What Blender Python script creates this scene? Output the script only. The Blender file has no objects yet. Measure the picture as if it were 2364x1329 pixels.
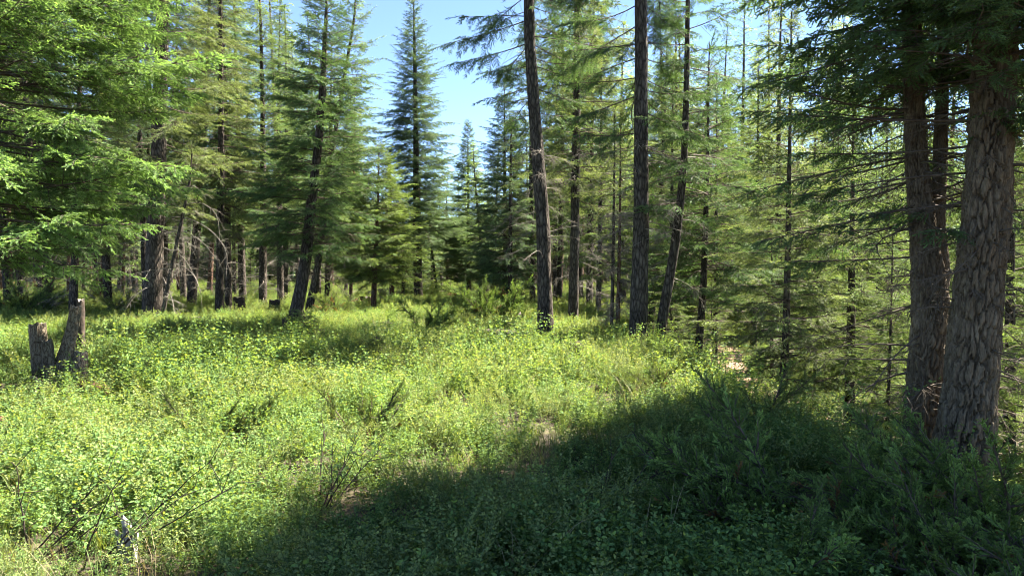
import bpy, math, random
import numpy as np
from mathutils import Vector, Matrix

# ------------------------------------------------------------------ camera, light, exposure
SC = bpy.context.scene
C = SC.collection
FPX = 1752.0            # focal length in photo pixels (2364 wide)
CAM_Z = 1.7
PITCH = math.atan((664.5 - 620.0) / FPX)
cam_d = bpy.data.cameras.new("camera")
cam_d.sensor_width = 36.0
cam_d.lens = 36.0 * FPX / 2364.0
cam_d.clip_start = 0.05
cam_d.clip_end = 3000.0
cam = bpy.data.objects.new("camera", cam_d)
cam.location = (0, 0, CAM_Z)
cam.rotation_euler = (math.pi / 2 - PITCH, 0, 0)
C.objects.link(cam)
SC.camera = cam

SUN_EL, SUN_AZ = math.radians(54), math.radians(58)     # azimuth from +Y towards +X
w = bpy.data.worlds.new("World")
SC.world = w
w.use_nodes = True
nt = w.node_tree
nt.nodes.clear()
sky = nt.nodes.new("ShaderNodeTexSky")
sky.sky_type = 'NISHITA'
sky.sun_disc = False
sky.sun_elevation = SUN_EL
sky.sun_rotation = SUN_AZ
sky.altitude = 3500
sky.air_density = 0.8
sky.dust_density = 0.1
sky.ozone_density = 2.0
bg = nt.nodes.new("ShaderNodeBackground")
bg.inputs["Strength"].default_value = 0.05
wo = nt.nodes.new("ShaderNodeOutputWorld")
nt.links.new(sky.outputs[0], bg.inputs[0])
nt.links.new(bg.outputs[0], wo.inputs[0])

sun_d = bpy.data.lights.new("sun", 'SUN')
sun_d.energy = 5.0
sun_d.angle = math.radians(0.5)
sun_d.color = (1.0, 0.94, 0.82)
sun = bpy.data.objects.new("sun", sun_d)
SV = Vector((math.cos(SUN_EL) * math.sin(SUN_AZ), math.cos(SUN_EL) * math.cos(SUN_AZ), math.sin(SUN_EL)))
sun.rotation_euler = SV.to_track_quat('Z', 'Y').to_euler()
sun.location = (20, 10, 40)
C.objects.link(sun)

SC.view_settings.view_transform = 'Standard'
SC.view_settings.look = 'None'
SC.view_settings.gamma = 1.0
SC.view_settings.use_curve_mapping = False
SC.view_settings.exposure = 3.15
cy = SC.cycles
cy.use_denoising = True
cy.filter_width = 1.0
cy.use_adaptive_sampling = True
cy.adaptive_threshold = 0.02
cy.max_bounces = 6
cy.diffuse_bounces = 3
cy.glossy_bounces = 2
cy.transmission_bounces = 4
cy.sample_clamp_indirect = 4.0
cy.caustics_reflective = False
cy.caustics_refractive = False

# ------------------------------------------------------------------ helpers
rng = np.random.default_rng(11)


def ray(px, py):
    v = Vector(((px - 1182.0) / FPX, -(py - 664.5) / FPX, -1.0))
    return cam.rotation_euler.to_matrix() @ v


def P(px, py, d):
    """world point seen at photo pixel (px, py) on the vertical plane y = d"""
    r = ray(px, py)
    t = d / r.y
    return Vector((r.x * t, d, CAM_Z + r.z * t))


def sstep(t):
    t = np.clip(t, 0, 1)
    return t * t * (3 - 2 * t)


def ground(x, y):
    x = np.asarray(x, float)
    y = np.asarray(y, float)
    edge = np.interp(y, [-20, 3.5, 5, 6.5, 9, 11, 14, 16, 20, 30, 45, 80], [7.0, 4.2, 2.8, 2.4, 2.4, 2.2, 2.2, 2.1, 1.9, 3.2, 7.0, 16.0])
    drop = -1.55 * sstep((x - edge) / 3.4) * np.interp(y, [40, 75], [1, 0.25])
    b = 0.07 * np.sin(x * 0.9 + 1.3) * np.sin(y * 0.7 + 0.4) + 0.04 * np.sin(x * 2.1 + y * 1.7) + 0.03 * np.sin(x * 3.7 - y * 2.9 + 1)
    far = 0.5 * np.sin(x * 0.05 + 0.6) * np.sin(y * 0.045) * sstep((np.hypot(x, y) - 30) / 60)
    return drop + b + far


def gz(x, y):
    return float(ground(x, y))


def mesh_np(name, verts, faces, k, tint=None, smooth=False):
    """verts (n,3), faces (m,k) -> mesh, quick"""
    verts = np.ascontiguousarray(verts, dtype=np.float32)
    faces = np.ascontiguousarray(faces, dtype=np.int32)
    me = bpy.data.meshes.new(name)
    me.vertices.add(len(verts))
    me.vertices.foreach_set("co", verts.ravel())
    me.loops.add(faces.size)
    me.loops.foreach_set("vertex_index", faces.ravel())
    me.polygons.add(len(faces))
    me.polygons.foreach_set("loop_start", np.arange(0, faces.size, k, dtype=np.int32))
    me.polygons.foreach_set("loop_total", np.full(len(faces), k, dtype=np.int32))
    if tint is not None:
        a = me.attributes.new("tint", 'FLOAT', 'POINT')
        a.data.foreach_set("value", np.ascontiguousarray(tint, dtype=np.float32))
    if smooth:
        me.polygons.foreach_set("use_smooth", np.ones(len(faces), dtype=bool))
    me.update(calc_edges=True)
    return me


def add(name, me, mat, parent=None):
    o = bpy.data.objects.new(name, me)
    if mat and not me.materials:
        me.materials.append(mat)
    C.objects.link(o)
    o.parent = parent
    return o


def tag(o, label=None, cat=None, group=None, kind=None):
    if label: o["label"] = label
    if cat: o["category"] = cat
    if group: o["group"] = group
    if kind: o["kind"] = kind
    return o


def thing(name, loc, label, cat, group=None, rz=0.0, s=1.0):
    o = bpy.data.objects.new(name, None)
    o.empty_display_size = 0.2
    o.location = loc
    o.rotation_euler = (0, 0, rz)
    o.scale = (s, s, s)
    C.objects.link(o)
    return tag(o, label, cat, group)


def copy_thing(root, loc, rz, sc=(1, 1, 1), label=None, tilt=(0, 0)):
    r = root.copy()
    C.objects.link(r)
    r.location = loc
    r.rotation_euler = (tilt[0], tilt[1], rz)
    r.scale = sc
    if label: r["label"] = label
    for ch in root.children:
        c = ch.copy()
        C.objects.link(c)
        c.parent = r
    return r


def norm(v):
    return v / np.maximum(np.linalg.norm(v, axis=-1, keepdims=True), 1e-9)


def tubes(pts, rad, sides):
    """pts (n,k,3), rad (n,k) -> verts, quads"""
    n, k, _ = pts.shape
    T = np.empty_like(pts)
    T[:, 1:-1] = pts[:, 2:] - pts[:, :-2]
    T[:, 0] = pts[:, 1] - pts[:, 0]
    T[:, -1] = pts[:, -1] - pts[:, -2]
    T = norm(T)
    ref = np.zeros_like(T)
    vert = np.abs(T[..., 2]) > 0.8
    ref[vert] = (1, 0, 0)
    ref[~vert] = (0, 0, 1)
    A = norm(np.cross(T, ref))
    B = np.cross(T, A)
    th = np.arange(sides) * 2 * math.pi / sides
    v = pts[:, :, None] + rad[:, :, None, None] * (A[:, :, None] * np.cos(th)[None, None, :, None] + B[:, :, None] * np.sin(th)[None, None, :, None])
    idx = np.arange(n * k * sides).reshape(n, k, sides)
    a = idx[:, :-1]
    b = idx[:, 1:]
    f = np.stack([a, np.roll(a, -1, 2), np.roll(b, -1, 2), b], -1).reshape(-1, 4)
    return v.reshape(-1, 3), f


class Soup:
    """collects quad geometry with a tint per vertex"""
    def __init__(s):
        s.v, s.f, s.t, s.n = [], [], [], 0

    def put(s, v, f, t=0.5):
        s.v.append(v)
        s.f.append(f + s.n)
        s.t.append(np.full(len(v), t) if np.isscalar(t) else t)
        s.n += len(v)

    def tubes(s, pts, rad, sides=3, t=0.5):
        if len(pts):
            s.put(*tubes(np.asarray(pts, float), np.asarray(rad, float), sides), t)

    def kites(s, p, d, side, L, W, t, mid=0.42):
        n = len(p)
        if not n:
            return
        L = L[:, None]
        W = W[:, None]
        v = np.stack([p, p + d * L * mid + side * W, p + d * L, p + d * L * mid - side * W], 1).reshape(-1, 3)
        s.put(v, np.arange(n * 4).reshape(n, 4), np.repeat(t, 4))

    def mesh(s, name):
        return mesh_np(name, np.concatenate(s.v), np.concatenate(s.f), 4, np.concatenate(s.t))


# ------------------------------------------------------------------ materials
def mat_new(name):
    m = bpy.data.materials.new(name)
    m.use_nodes = True
    t = m.node_tree
    t.nodes.clear()
    return m, t, t.nodes.new, t.links.new


def ramp(N, stops):
    r = N("ShaderNodeValToRGB")
    e = r.color_ramp.elements
    while len(e) < len(stops):
        e.new(0.5)
    for el, (p, c) in zip(e, stops):
        el.position = p
        el.color = (*c, 1)
    return r


def leaf_mat(name, stops, trans=0.35, rough=0.55, spec=0.3, vary=0.25, tcol=(1.25, 1.15, 0.5)):
    m, t, N, L = mat_new(name)
    at = N("ShaderNodeAttribute")
    at.attribute_name = "tint"
    oi = N("ShaderNodeObjectInfo")
    r = ramp(N, stops)
    L(at.outputs["Fac"], r.inputs[0])
    mr = N("ShaderNodeMapRange")
    mr.inputs["To Min"].default_value = 1 - vary
    mr.inputs["To Max"].default_value = 1 + vary
    L(oi.outputs["Random"], mr.inputs["Value"])
    hsv = N("ShaderNodeHueSaturation")
    L(r.outputs[0], hsv.inputs["Color"])
    L(mr.outputs[0], hsv.inputs["Value"])
    p = N("ShaderNodeBsdfPrincipled")
    p.inputs["Roughness"].default_value = rough
    p.inputs["Specular IOR Level"].default_value = spec
    L(hsv.outputs[0], p.inputs["Base Color"])
    tr = N("ShaderNodeBsdfTranslucent")
    mul = N("ShaderNodeMix")
    mul.data_type = 'RGBA'
    mul.blend_type = 'MULTIPLY'
    mul.inputs["Factor"].default_value = 1.0
    mul.clamp_result = False
    L(hsv.outputs[0], mul.inputs["A"])
    mul.inputs["B"].default_value = (*tcol, 1)
    L(mul.outputs["Result"], tr.inputs[0])
    mx = N("ShaderNodeMixShader")
    mx.inputs[0].default_value = trans
    L(p.outputs[0], mx.inputs[1])
    L(tr.outputs[0], mx.inputs[2])
    o = N("ShaderNodeOutputMaterial")
    L(mx.outputs[0], o.inputs[0])
    return m


def bark_mat(name, dark, mid, light, sxy=22.0, sz=6.0, bump=0.9, dist=0.03, moss=None, vor=True):
    m, t, N, L = mat_new(name)
    tc = N("ShaderNodeTexCoord")
    mp = N("ShaderNodeMapping")
    mp.inputs["Scale"].default_value = (sxy, sxy, sz)
    L(tc.outputs["Object"], mp.inputs[0])
    nz = N("ShaderNodeTexNoise")
    nz.inputs["Scale"].default_value = 0.8
    nz.inputs["Detail"].default_value = 5
    L(mp.outputs[0], nz.inputs["Vector"])
    ad = N("ShaderNodeMix")
    ad.data_type = 'VECTOR'
    ad.inputs["Factor"].default_value = 0.28
    L(mp.outputs[0], ad.inputs["A"])
    L(nz.outputs["Color"], ad.inputs["B"])
    vo = N("ShaderNodeTexVoronoi")
    vo.feature = 'DISTANCE_TO_EDGE'
    vo.inputs["Scale"].default_value = 1.0
    L(ad.outputs["Result"], vo.inputs["Vector"])
    n2 = N("ShaderNodeTexNoise")
    n2.inputs["Scale"].default_value = 3.0
    n2.inputs["Detail"].default_value = 6
    L(mp.outputs[0], n2.inputs["Vector"])
    mth = N("ShaderNodeMath")
    mth.operation = 'MULTIPLY_ADD'
    L(n2.outputs[0], mth.inputs[0])
    mth.inputs[1].default_value = 0.5
    L(vo.outputs["Distance"], mth.inputs[2])
    if not vor:
        mth.inputs[1].default_value = 1.0
        L(nz.outputs[0], mth.inputs[2])
        hm = N("ShaderNodeMath")
        hm.operation = 'MULTIPLY'
        hm.inputs[1].default_value = 0.5
        L(mth.outputs[0], hm.inputs[0])
        mth = hm
    r = ramp(N, [(0.2, dark), (0.42, mid), (0.75, light)] if vor else [(0.36, dark), (0.48, mid), (0.62, light)])
    L(mth.outputs[0], r.inputs[0])
    col = r.outputs[0]
    n3 = N("ShaderNodeTexNoise")
    n3.inputs["Scale"].default_value = 1.7
    n3.inputs["Detail"].default_value = 3
    L(tc.outputs["Object"], n3.inputs["Vector"])
    if moss:
        mm = N("ShaderNodeMix")
        mm.data_type = 'RGBA'
        rr = ramp(N, [(0.5, (0, 0, 0)), (0.66, (0.8, 0.8, 0.8))])
        L(n2.outputs[0], rr.inputs[0])
        L(rr.outputs[0], mm.inputs["Factor"])
        L(col, mm.inputs["A"])
        mm.inputs["B"].default_value = (*moss, 1)
        col = mm.outputs["Result"]
    hv = N("ShaderNodeHueSaturation")
    mr = N("ShaderNodeMapRange")
    mr.inputs["From Min"].default_value = 0.3
    mr.inputs["From Max"].default_value = 0.7
    mr.inputs["To Min"].default_value = 0.7
    mr.inputs["To Max"].default_value = 1.25
    L(n3.outputs[0], mr.inputs[0])
    L(mr.outputs[0], hv.inputs["Value"])
    L(col, hv.inputs["Color"])
    p = N("ShaderNodeBsdfPrincipled")
    p.inputs["Roughness"].default_value = 0.9
    p.inputs["Specular IOR Level"].default_value = 0.15
    L(hv.outputs[0], p.inputs["Base Color"])
    b = N("ShaderNodeBump")
    b.inputs["Strength"].default_value = bump
    b.inputs["Distance"].default_value = dist
    L(mth.outputs[0], b.inputs["Height"])
    L(b.outputs[0], p.inputs["Normal"])
    o = N("ShaderNodeOutputMaterial")
    L(p.outputs[0], o.inputs[0])
    return m


def plain_mat(name, stops, scale=6.0, rough=0.9, bump=0.4, dist=0.02, detail=8):
    m, t, N, L = mat_new(name)
    tc = N("ShaderNodeTexCoord")
    nz = N("ShaderNodeTexNoise")
    nz.inputs["Scale"].default_value = scale
    nz.inputs["Detail"].default_value = detail
    L(tc.outputs["Object"], nz.inputs["Vector"])
    r = ramp(N, stops)
    L(nz.outputs[0], r.inputs[0])
    p = N("ShaderNodeBsdfPrincipled")
    p.inputs["Roughness"].default_value = rough
    p.inputs["Specular IOR Level"].default_value = 0.2
    L(r.outputs[0], p.inputs["Base Color"])
    b = N("ShaderNodeBump")
    b.inputs["Strength"].default_value = bump
    b.inputs["Distance"].default_value = dist
    L(nz.outputs[0], b.inputs["Height"])
    L(b.outputs[0], p.inputs["Normal"])
    o = N("ShaderNodeOutputMaterial")
    L(p.outputs[0], o.inputs[0])
    return m


M = {}
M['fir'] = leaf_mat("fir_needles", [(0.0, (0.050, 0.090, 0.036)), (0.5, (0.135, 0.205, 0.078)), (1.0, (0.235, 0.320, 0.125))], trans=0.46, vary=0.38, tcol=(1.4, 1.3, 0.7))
M['fir_sunlit'] = leaf_mat("fir_needles_sunlit", [(0.0, (0.055, 0.105, 0.042)), (0.5, (0.150, 0.245, 0.088)), (1.0, (0.250, 0.360, 0.135))], trans=0.5, vary=0.35, tcol=(1.35, 1.35, 0.65))  # lighter fir needles: sunlight on the left border tree put into the colour
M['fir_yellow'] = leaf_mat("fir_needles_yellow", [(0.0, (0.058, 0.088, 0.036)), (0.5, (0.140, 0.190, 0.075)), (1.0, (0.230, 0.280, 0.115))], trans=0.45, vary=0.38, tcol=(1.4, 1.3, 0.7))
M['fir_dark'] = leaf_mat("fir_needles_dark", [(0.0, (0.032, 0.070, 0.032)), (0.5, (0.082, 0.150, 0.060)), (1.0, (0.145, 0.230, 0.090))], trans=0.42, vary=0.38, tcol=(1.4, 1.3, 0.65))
M['spruce'] = leaf_mat("spruce_needles", [(0.0, (0.050, 0.092, 0.050)), (0.5, (0.110, 0.180, 0.092)), (1.0, (0.180, 0.265, 0.125))], trans=0.42, vary=0.35, tcol=(1.4, 1.3, 0.7))
M['juniper'] = leaf_mat("juniper_needles", [(0.0, (0.062, 0.115, 0.038)), (0.5, (0.140, 0.225, 0.064)), (1.0, (0.230, 0.315, 0.085))], trans=0.38, vary=0.5, spec=0.15)
M['juniper_sun'] = leaf_mat("juniper_needles_sun", [(0.0, (0.060, 0.105, 0.030)), (0.5, (0.120, 0.185, 0.050)), (1.0, (0.190, 0.250, 0.066))], trans=0.32, tcol=(1.6, 1.3, 0.55))
M['rust'] = leaf_mat("rusty_dead_needles", [(0.0, (0.12, 0.055, 0.02)), (0.5, (0.22, 0.115, 0.035)), (1.0, (0.30, 0.20, 0.06))], trans=0.2)
M['shrub'] = leaf_mat("shrub_leaves", [(0.0, (0.060, 0.125, 0.040)), (0.5, (0.125, 0.215, 0.066)), (0.9, (0.190, 0.285, 0.085)), (0.97, (0.24, 0.27, 0.07)), (1.0, (0.25, 0.14, 0.05))], trans=0.45, rough=0.6, spec=0.15, vary=0.24, tcol=(1.75, 1.38, 0.5))
M['forb'] = leaf_mat("forb_leaves", [(0.0, (0.085, 0.130, 0.045)), (0.5, (0.165, 0.220, 0.075)), (1.0, (0.240, 0.280, 0.10))], trans=0.42, rough=0.6, spec=0.2, tcol=(1.6, 1.35, 0.55))
M['straw'] = leaf_mat("dry_stalks", [(0.0, (0.16, 0.13, 0.07)), (0.6, (0.30, 0.25, 0.13)), (1.0, (0.40, 0.34, 0.19))], trans=0.25)
M['grass'] = leaf_mat("grass_blades", [(0.0, (0.080, 0.120, 0.030)), (0.7, (0.150, 0.190, 0.050)), (1.0, (0.30, 0.25, 0.11))], trans=0.35, vary=0.25)
M['sapling'] = leaf_mat("sapling_needles", [(0.0, (0.068, 0.115, 0.034)), (0.5, (0.145, 0.215, 0.066)), (1.0, (0.230, 0.300, 0.095))], trans=0.45, vary=0.35, tcol=(1.4, 1.3, 0.65))
M['bark'] = bark_mat("conifer_bark", (0.018, 0.014, 0.011), (0.075, 0.060, 0.048), (0.15, 0.125, 0.10))
M['bark_near'] = bark_mat("old_fir_bark", (0.058, 0.042, 0.027), (0.115, 0.086, 0.055), (0.18, 0.142, 0.095), sxy=30, sz=7, bump=0.7, dist=0.012, vor=False)
M['bark_red'] = bark_mat("pine_bark", (0.03, 0.018, 0.012), (0.13, 0.075, 0.05), (0.21, 0.14, 0.10))
M['twig'] = plain_mat("twig_wood", [(0.3, (0.045, 0.034, 0.026)), (0.7, (0.13, 0.10, 0.075))], scale=9)
M['dead'] = plain_mat("dead_twig_wood", [(0.3, (0.10, 0.085, 0.07)), (0.7, (0.22, 0.195, 0.16))], scale=7)
M['dead_brown'] = plain_mat("brown_dead_twigs", [(0.3, (0.06, 0.048, 0.036)), (0.7, (0.15, 0.12, 0.09))], scale=7)
M['stump'] = bark_mat("weathered_stump_bark", (0.06, 0.042, 0.027), (0.18, 0.135, 0.088), (0.30, 0.24, 0.165), sxy=34, sz=12, bump=1.0, dist=0.02, moss=(0.28, 0.25, 0.18))
M['stump_top'] = plain_mat("grey_cut_wood", [(0.3, (0.10, 0.085, 0.065)), (0.7, (0.24, 0.21, 0.17))], scale=25)
M['char'] = plain_mat("dark_rotten_wood", [(0.3, (0.02, 0.016, 0.013)), (0.7, (0.085, 0.062, 0.045))], scale=12, bump=0.8)
M['rotten'] = plain_mat("red_rotten_wood", [(0.3, (0.03, 0.018, 0.012)), (0.7, (0.13, 0.066, 0.038))], scale=14, bump=0.9)
M['pale'] = plain_mat("bleached_wood", [(0.35, (0.13, 0.12, 0.115)), (0.6, (0.42, 0.40, 0.38))], scale=18, bump=0.9)
M['soil'] = plain_mat("forest_floor", [(0.25, (0.018, 0.014, 0.010)), (0.45, (0.045, 0.034, 0.022)), (0.6, (0.065, 0.055, 0.028)), (0.8, (0.11, 0.08, 0.05))], scale=6, bump=0.8, dist=0.05, detail=12)
M['path'] = plain_mat("needle_litter", [(0.25, (0.07, 0.04, 0.025)), (0.5, (0.17, 0.098, 0.062)), (0.75, (0.26, 0.17, 0.115))], scale=14, bump=0.7, detail=12)

GROUPS = {}


def node_group(coll):
    if coll.name in GROUPS:
        return GROUPS[coll.name]
    g = bpy.data.node_groups.new(coll.name, 'GeometryNodeTree')
    g.interface.new_socket("Geometry", in_out='INPUT', socket_type='NodeSocketGeometry')
    g.interface.new_socket("Geometry", in_out='OUTPUT', socket_type='NodeSocketGeometry')
    N, L = g.nodes.new, g.links.new
    gi, go = N("NodeGroupInput"), N("NodeGroupOutput")
    ci = N("GeometryNodeCollectionInfo")
    ci.inputs["Collection"].default_value = coll
    ci.inputs["Separate Children"].default_value = True
    ci.inputs["Reset Children"].default_value = True
    ip = N("GeometryNodeInstanceOnPoints")
    ip.inputs["Pick Instance"].default_value = True

    def attr(nm, ty):
        a = N("GeometryNodeInputNamedAttribute")
        a.data_type = ty
        a.inputs["Name"].default_value = nm
        return a.outputs["Attribute"]
    er = N("FunctionNodeEulerToRotation")
    L(attr("rot", 'FLOAT_VECTOR'), er.inputs[0])
    L(gi.outputs[0], ip.inputs["Points"])
    L(ci.outputs[0], ip.inputs["Instance"])
    L(attr("idx", 'INT'), ip.inputs["Instance Index"])
    L(er.outputs[0], ip.inputs["Rotation"])
    L(attr("scl", 'FLOAT'), ip.inputs["Scale"])
    L(ip.outputs[0], go.inputs[0])
    GROUPS[coll.name] = g
    return g


def scatter(name, coll, pos, rot, scl, idx, parent=None):
    """one object of stuff: points carrying copies of the pieces in coll"""
    me = bpy.data.meshes.new(name)
    me.vertices.add(len(pos))
    me.vertices.foreach_set("co", np.ascontiguousarray(pos, dtype=np.float32).ravel())
    for nm, ty, dat in (("rot", 'FLOAT_VECTOR', rot), ("scl", 'FLOAT', scl), ("idx", 'INT', idx)):
        a = me.attributes.new(nm, ty, 'POINT')
        if ty == 'FLOAT_VECTOR':
            a.data.foreach_set("vector", np.ascontiguousarray(dat, dtype=np.float32).ravel())
        else:
            a.data.foreach_set("value", np.ascontiguousarray(dat, dtype=np.int32 if ty == 'INT' else np.float32))
    me.update()
    o = bpy.data.objects.new(name, me)
    C.objects.link(o)
    o.parent = parent
    o["kind"] = "stuff"
    md = o.modifiers.new("scatter", 'NODES')
    md.node_group = node_group(coll)
    return o


def euler_of(X, Yv):
    """X, approximate Y (n,3) -> blender XYZ eulers"""
    X = norm(X)
    Zv = norm(np.cross(X, Yv))
    Yv = np.cross(Zv, X)
    return np.stack([np.arctan2(Yv[:, 2], Zv[:, 2]), -np.arcsin(np.clip(X[:, 2], -1, 1)), np.arctan2(X[:, 1], X[:, 0])], -1)


def templ(coll, me, *mats):
    for m_ in mats:
        me.materials.append(m_)
    o = bpy.data.objects.new("t%02d" % len(coll.objects), me)
    coll.objects.link(o)


SPLEN = (0.20, 0.38, 0.65)


def spray_mesh(seed, L, shoot=.098, nl=.021, nw=.0036, per=18, droop=.12, sp=.044, core=.0072, radial=False):
    """one flat conifer spray along +X: twig, side shoots, needles"""
    rg = R_(seed)
    s = Soup()
    u = np.linspace(0, 1, 5)
    cen = np.stack([L * u, .04 * L * np.sin(u * 4 + rg.uniform(0, 3)), -droop * L * u * u], -1)
    s.tubes(cen[None], (.0035 * (1.1 - u) + .0012)[None], 3, -1)
    P0, D0, LL = [], [], []
    n = max(2, int(L / sp))
    for i in range(n):
        for sg in (1, -1):
            t = (.1 + .88 * (i + rg.uniform(.1, .9)) / n)
            o = np.array([np.interp(t, u, cen[:, c]) for c in range(3)])
            a = rg.normal(.85, .14)
            d = np.array([math.cos(a), sg * math.sin(a), -rg.uniform(-.25, .45)])
            if radial:
                f_ = rg.uniform(0, 6.28)
                a = rg.normal(.6, .2)
                d = np.array([math.cos(a), math.sin(a) * math.cos(f_), math.sin(a) * math.sin(f_)])
            P0.append(o)
            D0.append(d / np.linalg.norm(d))
            LL.append(shoot * rg.uniform(.6, 1.25) * (1.15 - .55 * t) * (1 + .5 * L))
    P0.append(cen[-1] - (.02, 0, 0))
    D0.append(norm(np.array([1, 0, -.2])))
    LL.append(shoot * .8)
    P0, D0, LL = np.array(P0), np.array(D0), np.array(LL)
    e = P0 + D0 * LL[:, None] + np.array([0, 0, -.12]) * LL[:, None]
    s.tubes(np.stack([P0, e], 1), np.repeat(np.array([[.0022, .0014]]), len(P0), 0), 3, .15)
    sdc = norm(np.cross(D0, rg.normal(0, .4, D0.shape) + np.array([0, 0, 1.0])))
    tc_ = np.clip(.42 + .2 * P0[:, 0] / L + rg.normal(0, .1, len(P0)), 0, 1)
    Dc = norm(e - P0)
    s.kites(P0, Dc, sdc, LL * 1.08, np.full(len(P0), core), tc_, .6)
    s.kites(P0, Dc, np.cross(Dc, sdc), LL * 1.05, np.full(len(P0), core * .8), tc_, .6)
    m = np.maximum(6, per * LL / shoot).astype(int)
    q = np.repeat(np.arange(len(P0)), m)
    t = rg.uniform(.02, 1.0, len(q))
    o = P0[q] + (e - P0)[q] * t[:, None]
    d = D0[q]
    S = norm(np.cross(d, np.array([0, 0, 1.0])))
    Nn = np.cross(S, d)
    ph = rg.uniform(0, 6.28, len(q))
    out = S * np.cos(ph)[:, None] + Nn * (np.sin(ph) * .75)[:, None]
    nd = norm(d * rg.uniform(.7, 1.3, len(q))[:, None] + out * .8)
    sd = norm(np.cross(nd, rg.normal(0, .6, (len(q), 3)) + Nn))
    tint = np.clip(.34 + .32 * t + .12 * (o[:, 0] / L) + rg.normal(0, .12, len(q)), 0, 1)
    s.kites(o, nd, sd, nl * rg.uniform(.7, 1.2, len(q)), nw * rg.uniform(.8, 1.25, len(q)), tint, .45)
    me = s.mesh("spray")
    mi = (np.array([me.attributes["tint"].data[p.vertices[0]].value for p in me.polygons]) < -.5).astype(np.int32)
    me.polygons.foreach_set("material_index", mi)
    return me


SPRAY = {}


def sprays_for(mat):
    if mat not in SPRAY:
        c = bpy.data.collections.new("sprays_" + mat)
        for li, L in enumerate(SPLEN):
            for v in range(3):
                templ(c, spray_mesh(1000 + li * 10 + v, L), M[mat], M['twig'])
        SPRAY[mat] = c
    return SPRAY[mat]


R_ = np.random.default_rng

# ------------------------------------------------------------------ ground
def axis_coords(lo, hi, step, far):
    c = list(np.arange(lo, hi + 1e-6, step))
    s = step
    while c[-1] < far:
        s *= 1.35
        c.append(c[-1] + s)
    s = step
    while c[0] > -far:
        s *= 1.35
        c.insert(0, c[0] - s)
    return np.array(c)


gx = axis_coords(-26, 26, 0.3, 900)
gy = axis_coords(-4, 50, 0.3, 1200)
X, Y = np.meshgrid(gx, gy)
Z = ground(X, Y) + 0.025 * np.sin(X * 9.1 + Y * 4.0) * np.sin(Y * 8.3 - X * 3.1)
idx = np.arange(X.size).reshape(X.shape)
gf = np.stack([idx[:-1, :-1], idx[:-1, 1:], idx[1:, 1:], idx[1:, :-1]], -1).reshape(-1, 4)
gob = add("ground", mesh_np("ground", np.stack([X, Y, Z], -1).reshape(-1, 3), gf, 4, smooth=True), M['soil'])
tag(gob, "dark forest floor under the low shrubs", "ground", kind="structure")

# the needle-covered path on the lower bench to the right
def on_slope(px, py, z):
    r = ray(px, py)
    t = (z - CAM_Z) / r.z
    return r.x * t, r.y * t


cl = np.array([(7.6, 12.5), (6.7, 15.5), (6.25, 18.5), (6.6, 22), (7.4, 26), (8.6, 31), (10.0, 37)])
tt = np.linspace(0, 6, 61)
cx = np.interp(tt, range(7), cl[:, 0])
cyy = np.interp(tt, range(7), cl[:, 1])
vs = []
rr = np.random.default_rng(5)
for i in range(61):
    wl = 0.62 + 0.22 * math.sin(i * 0.7) + rr.uniform(-.1, .1)
    for j, u in enumerate(np.linspace(-1, 1, 7)):
        x = cx[i] + u * wl
        y = cyy[i]
        vs.append((x, y, gz(x, y) + 0.045 - 0.05 * abs(u) ** 3))
ii = np.arange(61 * 7).reshape(61, 7)
pf = np.stack([ii[:-1, :-1], ii[:-1, 1:], ii[1:, 1:], ii[1:, :-1]], -1).reshape(-1, 4)
tag(add("path", mesh_np("path", np.array(vs), pf, 4, smooth=True), M['path']), "rusty needle-covered path on the lower ground", "path", kind="structure")

# ------------------------------------------------------------------ trunks
def spline(ctrl, n):
    """Catmull-Rom through ctrl (k,m), n samples"""
    c = np.asarray(ctrl, float)
    c = np.vstack([2 * c[0] - c[1], c, 2 * c[-1] - c[-2]])
    k = len(c) - 3
    u = np.linspace(0, k - 1e-6, n)
    i = u.astype(int)
    f = (u - i)[:, None]
    p0, p1, p2, p3 = c[i], c[i + 1], c[i + 2], c[i + 3]
    return 0.5 * (2 * p1 + (p2 - p0) * f + (2 * p0 - 5 * p1 + 4 * p2 - p3) * f * f + (3 * p1 - p0 - 3 * p2 + p3) * f ** 3)


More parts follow.
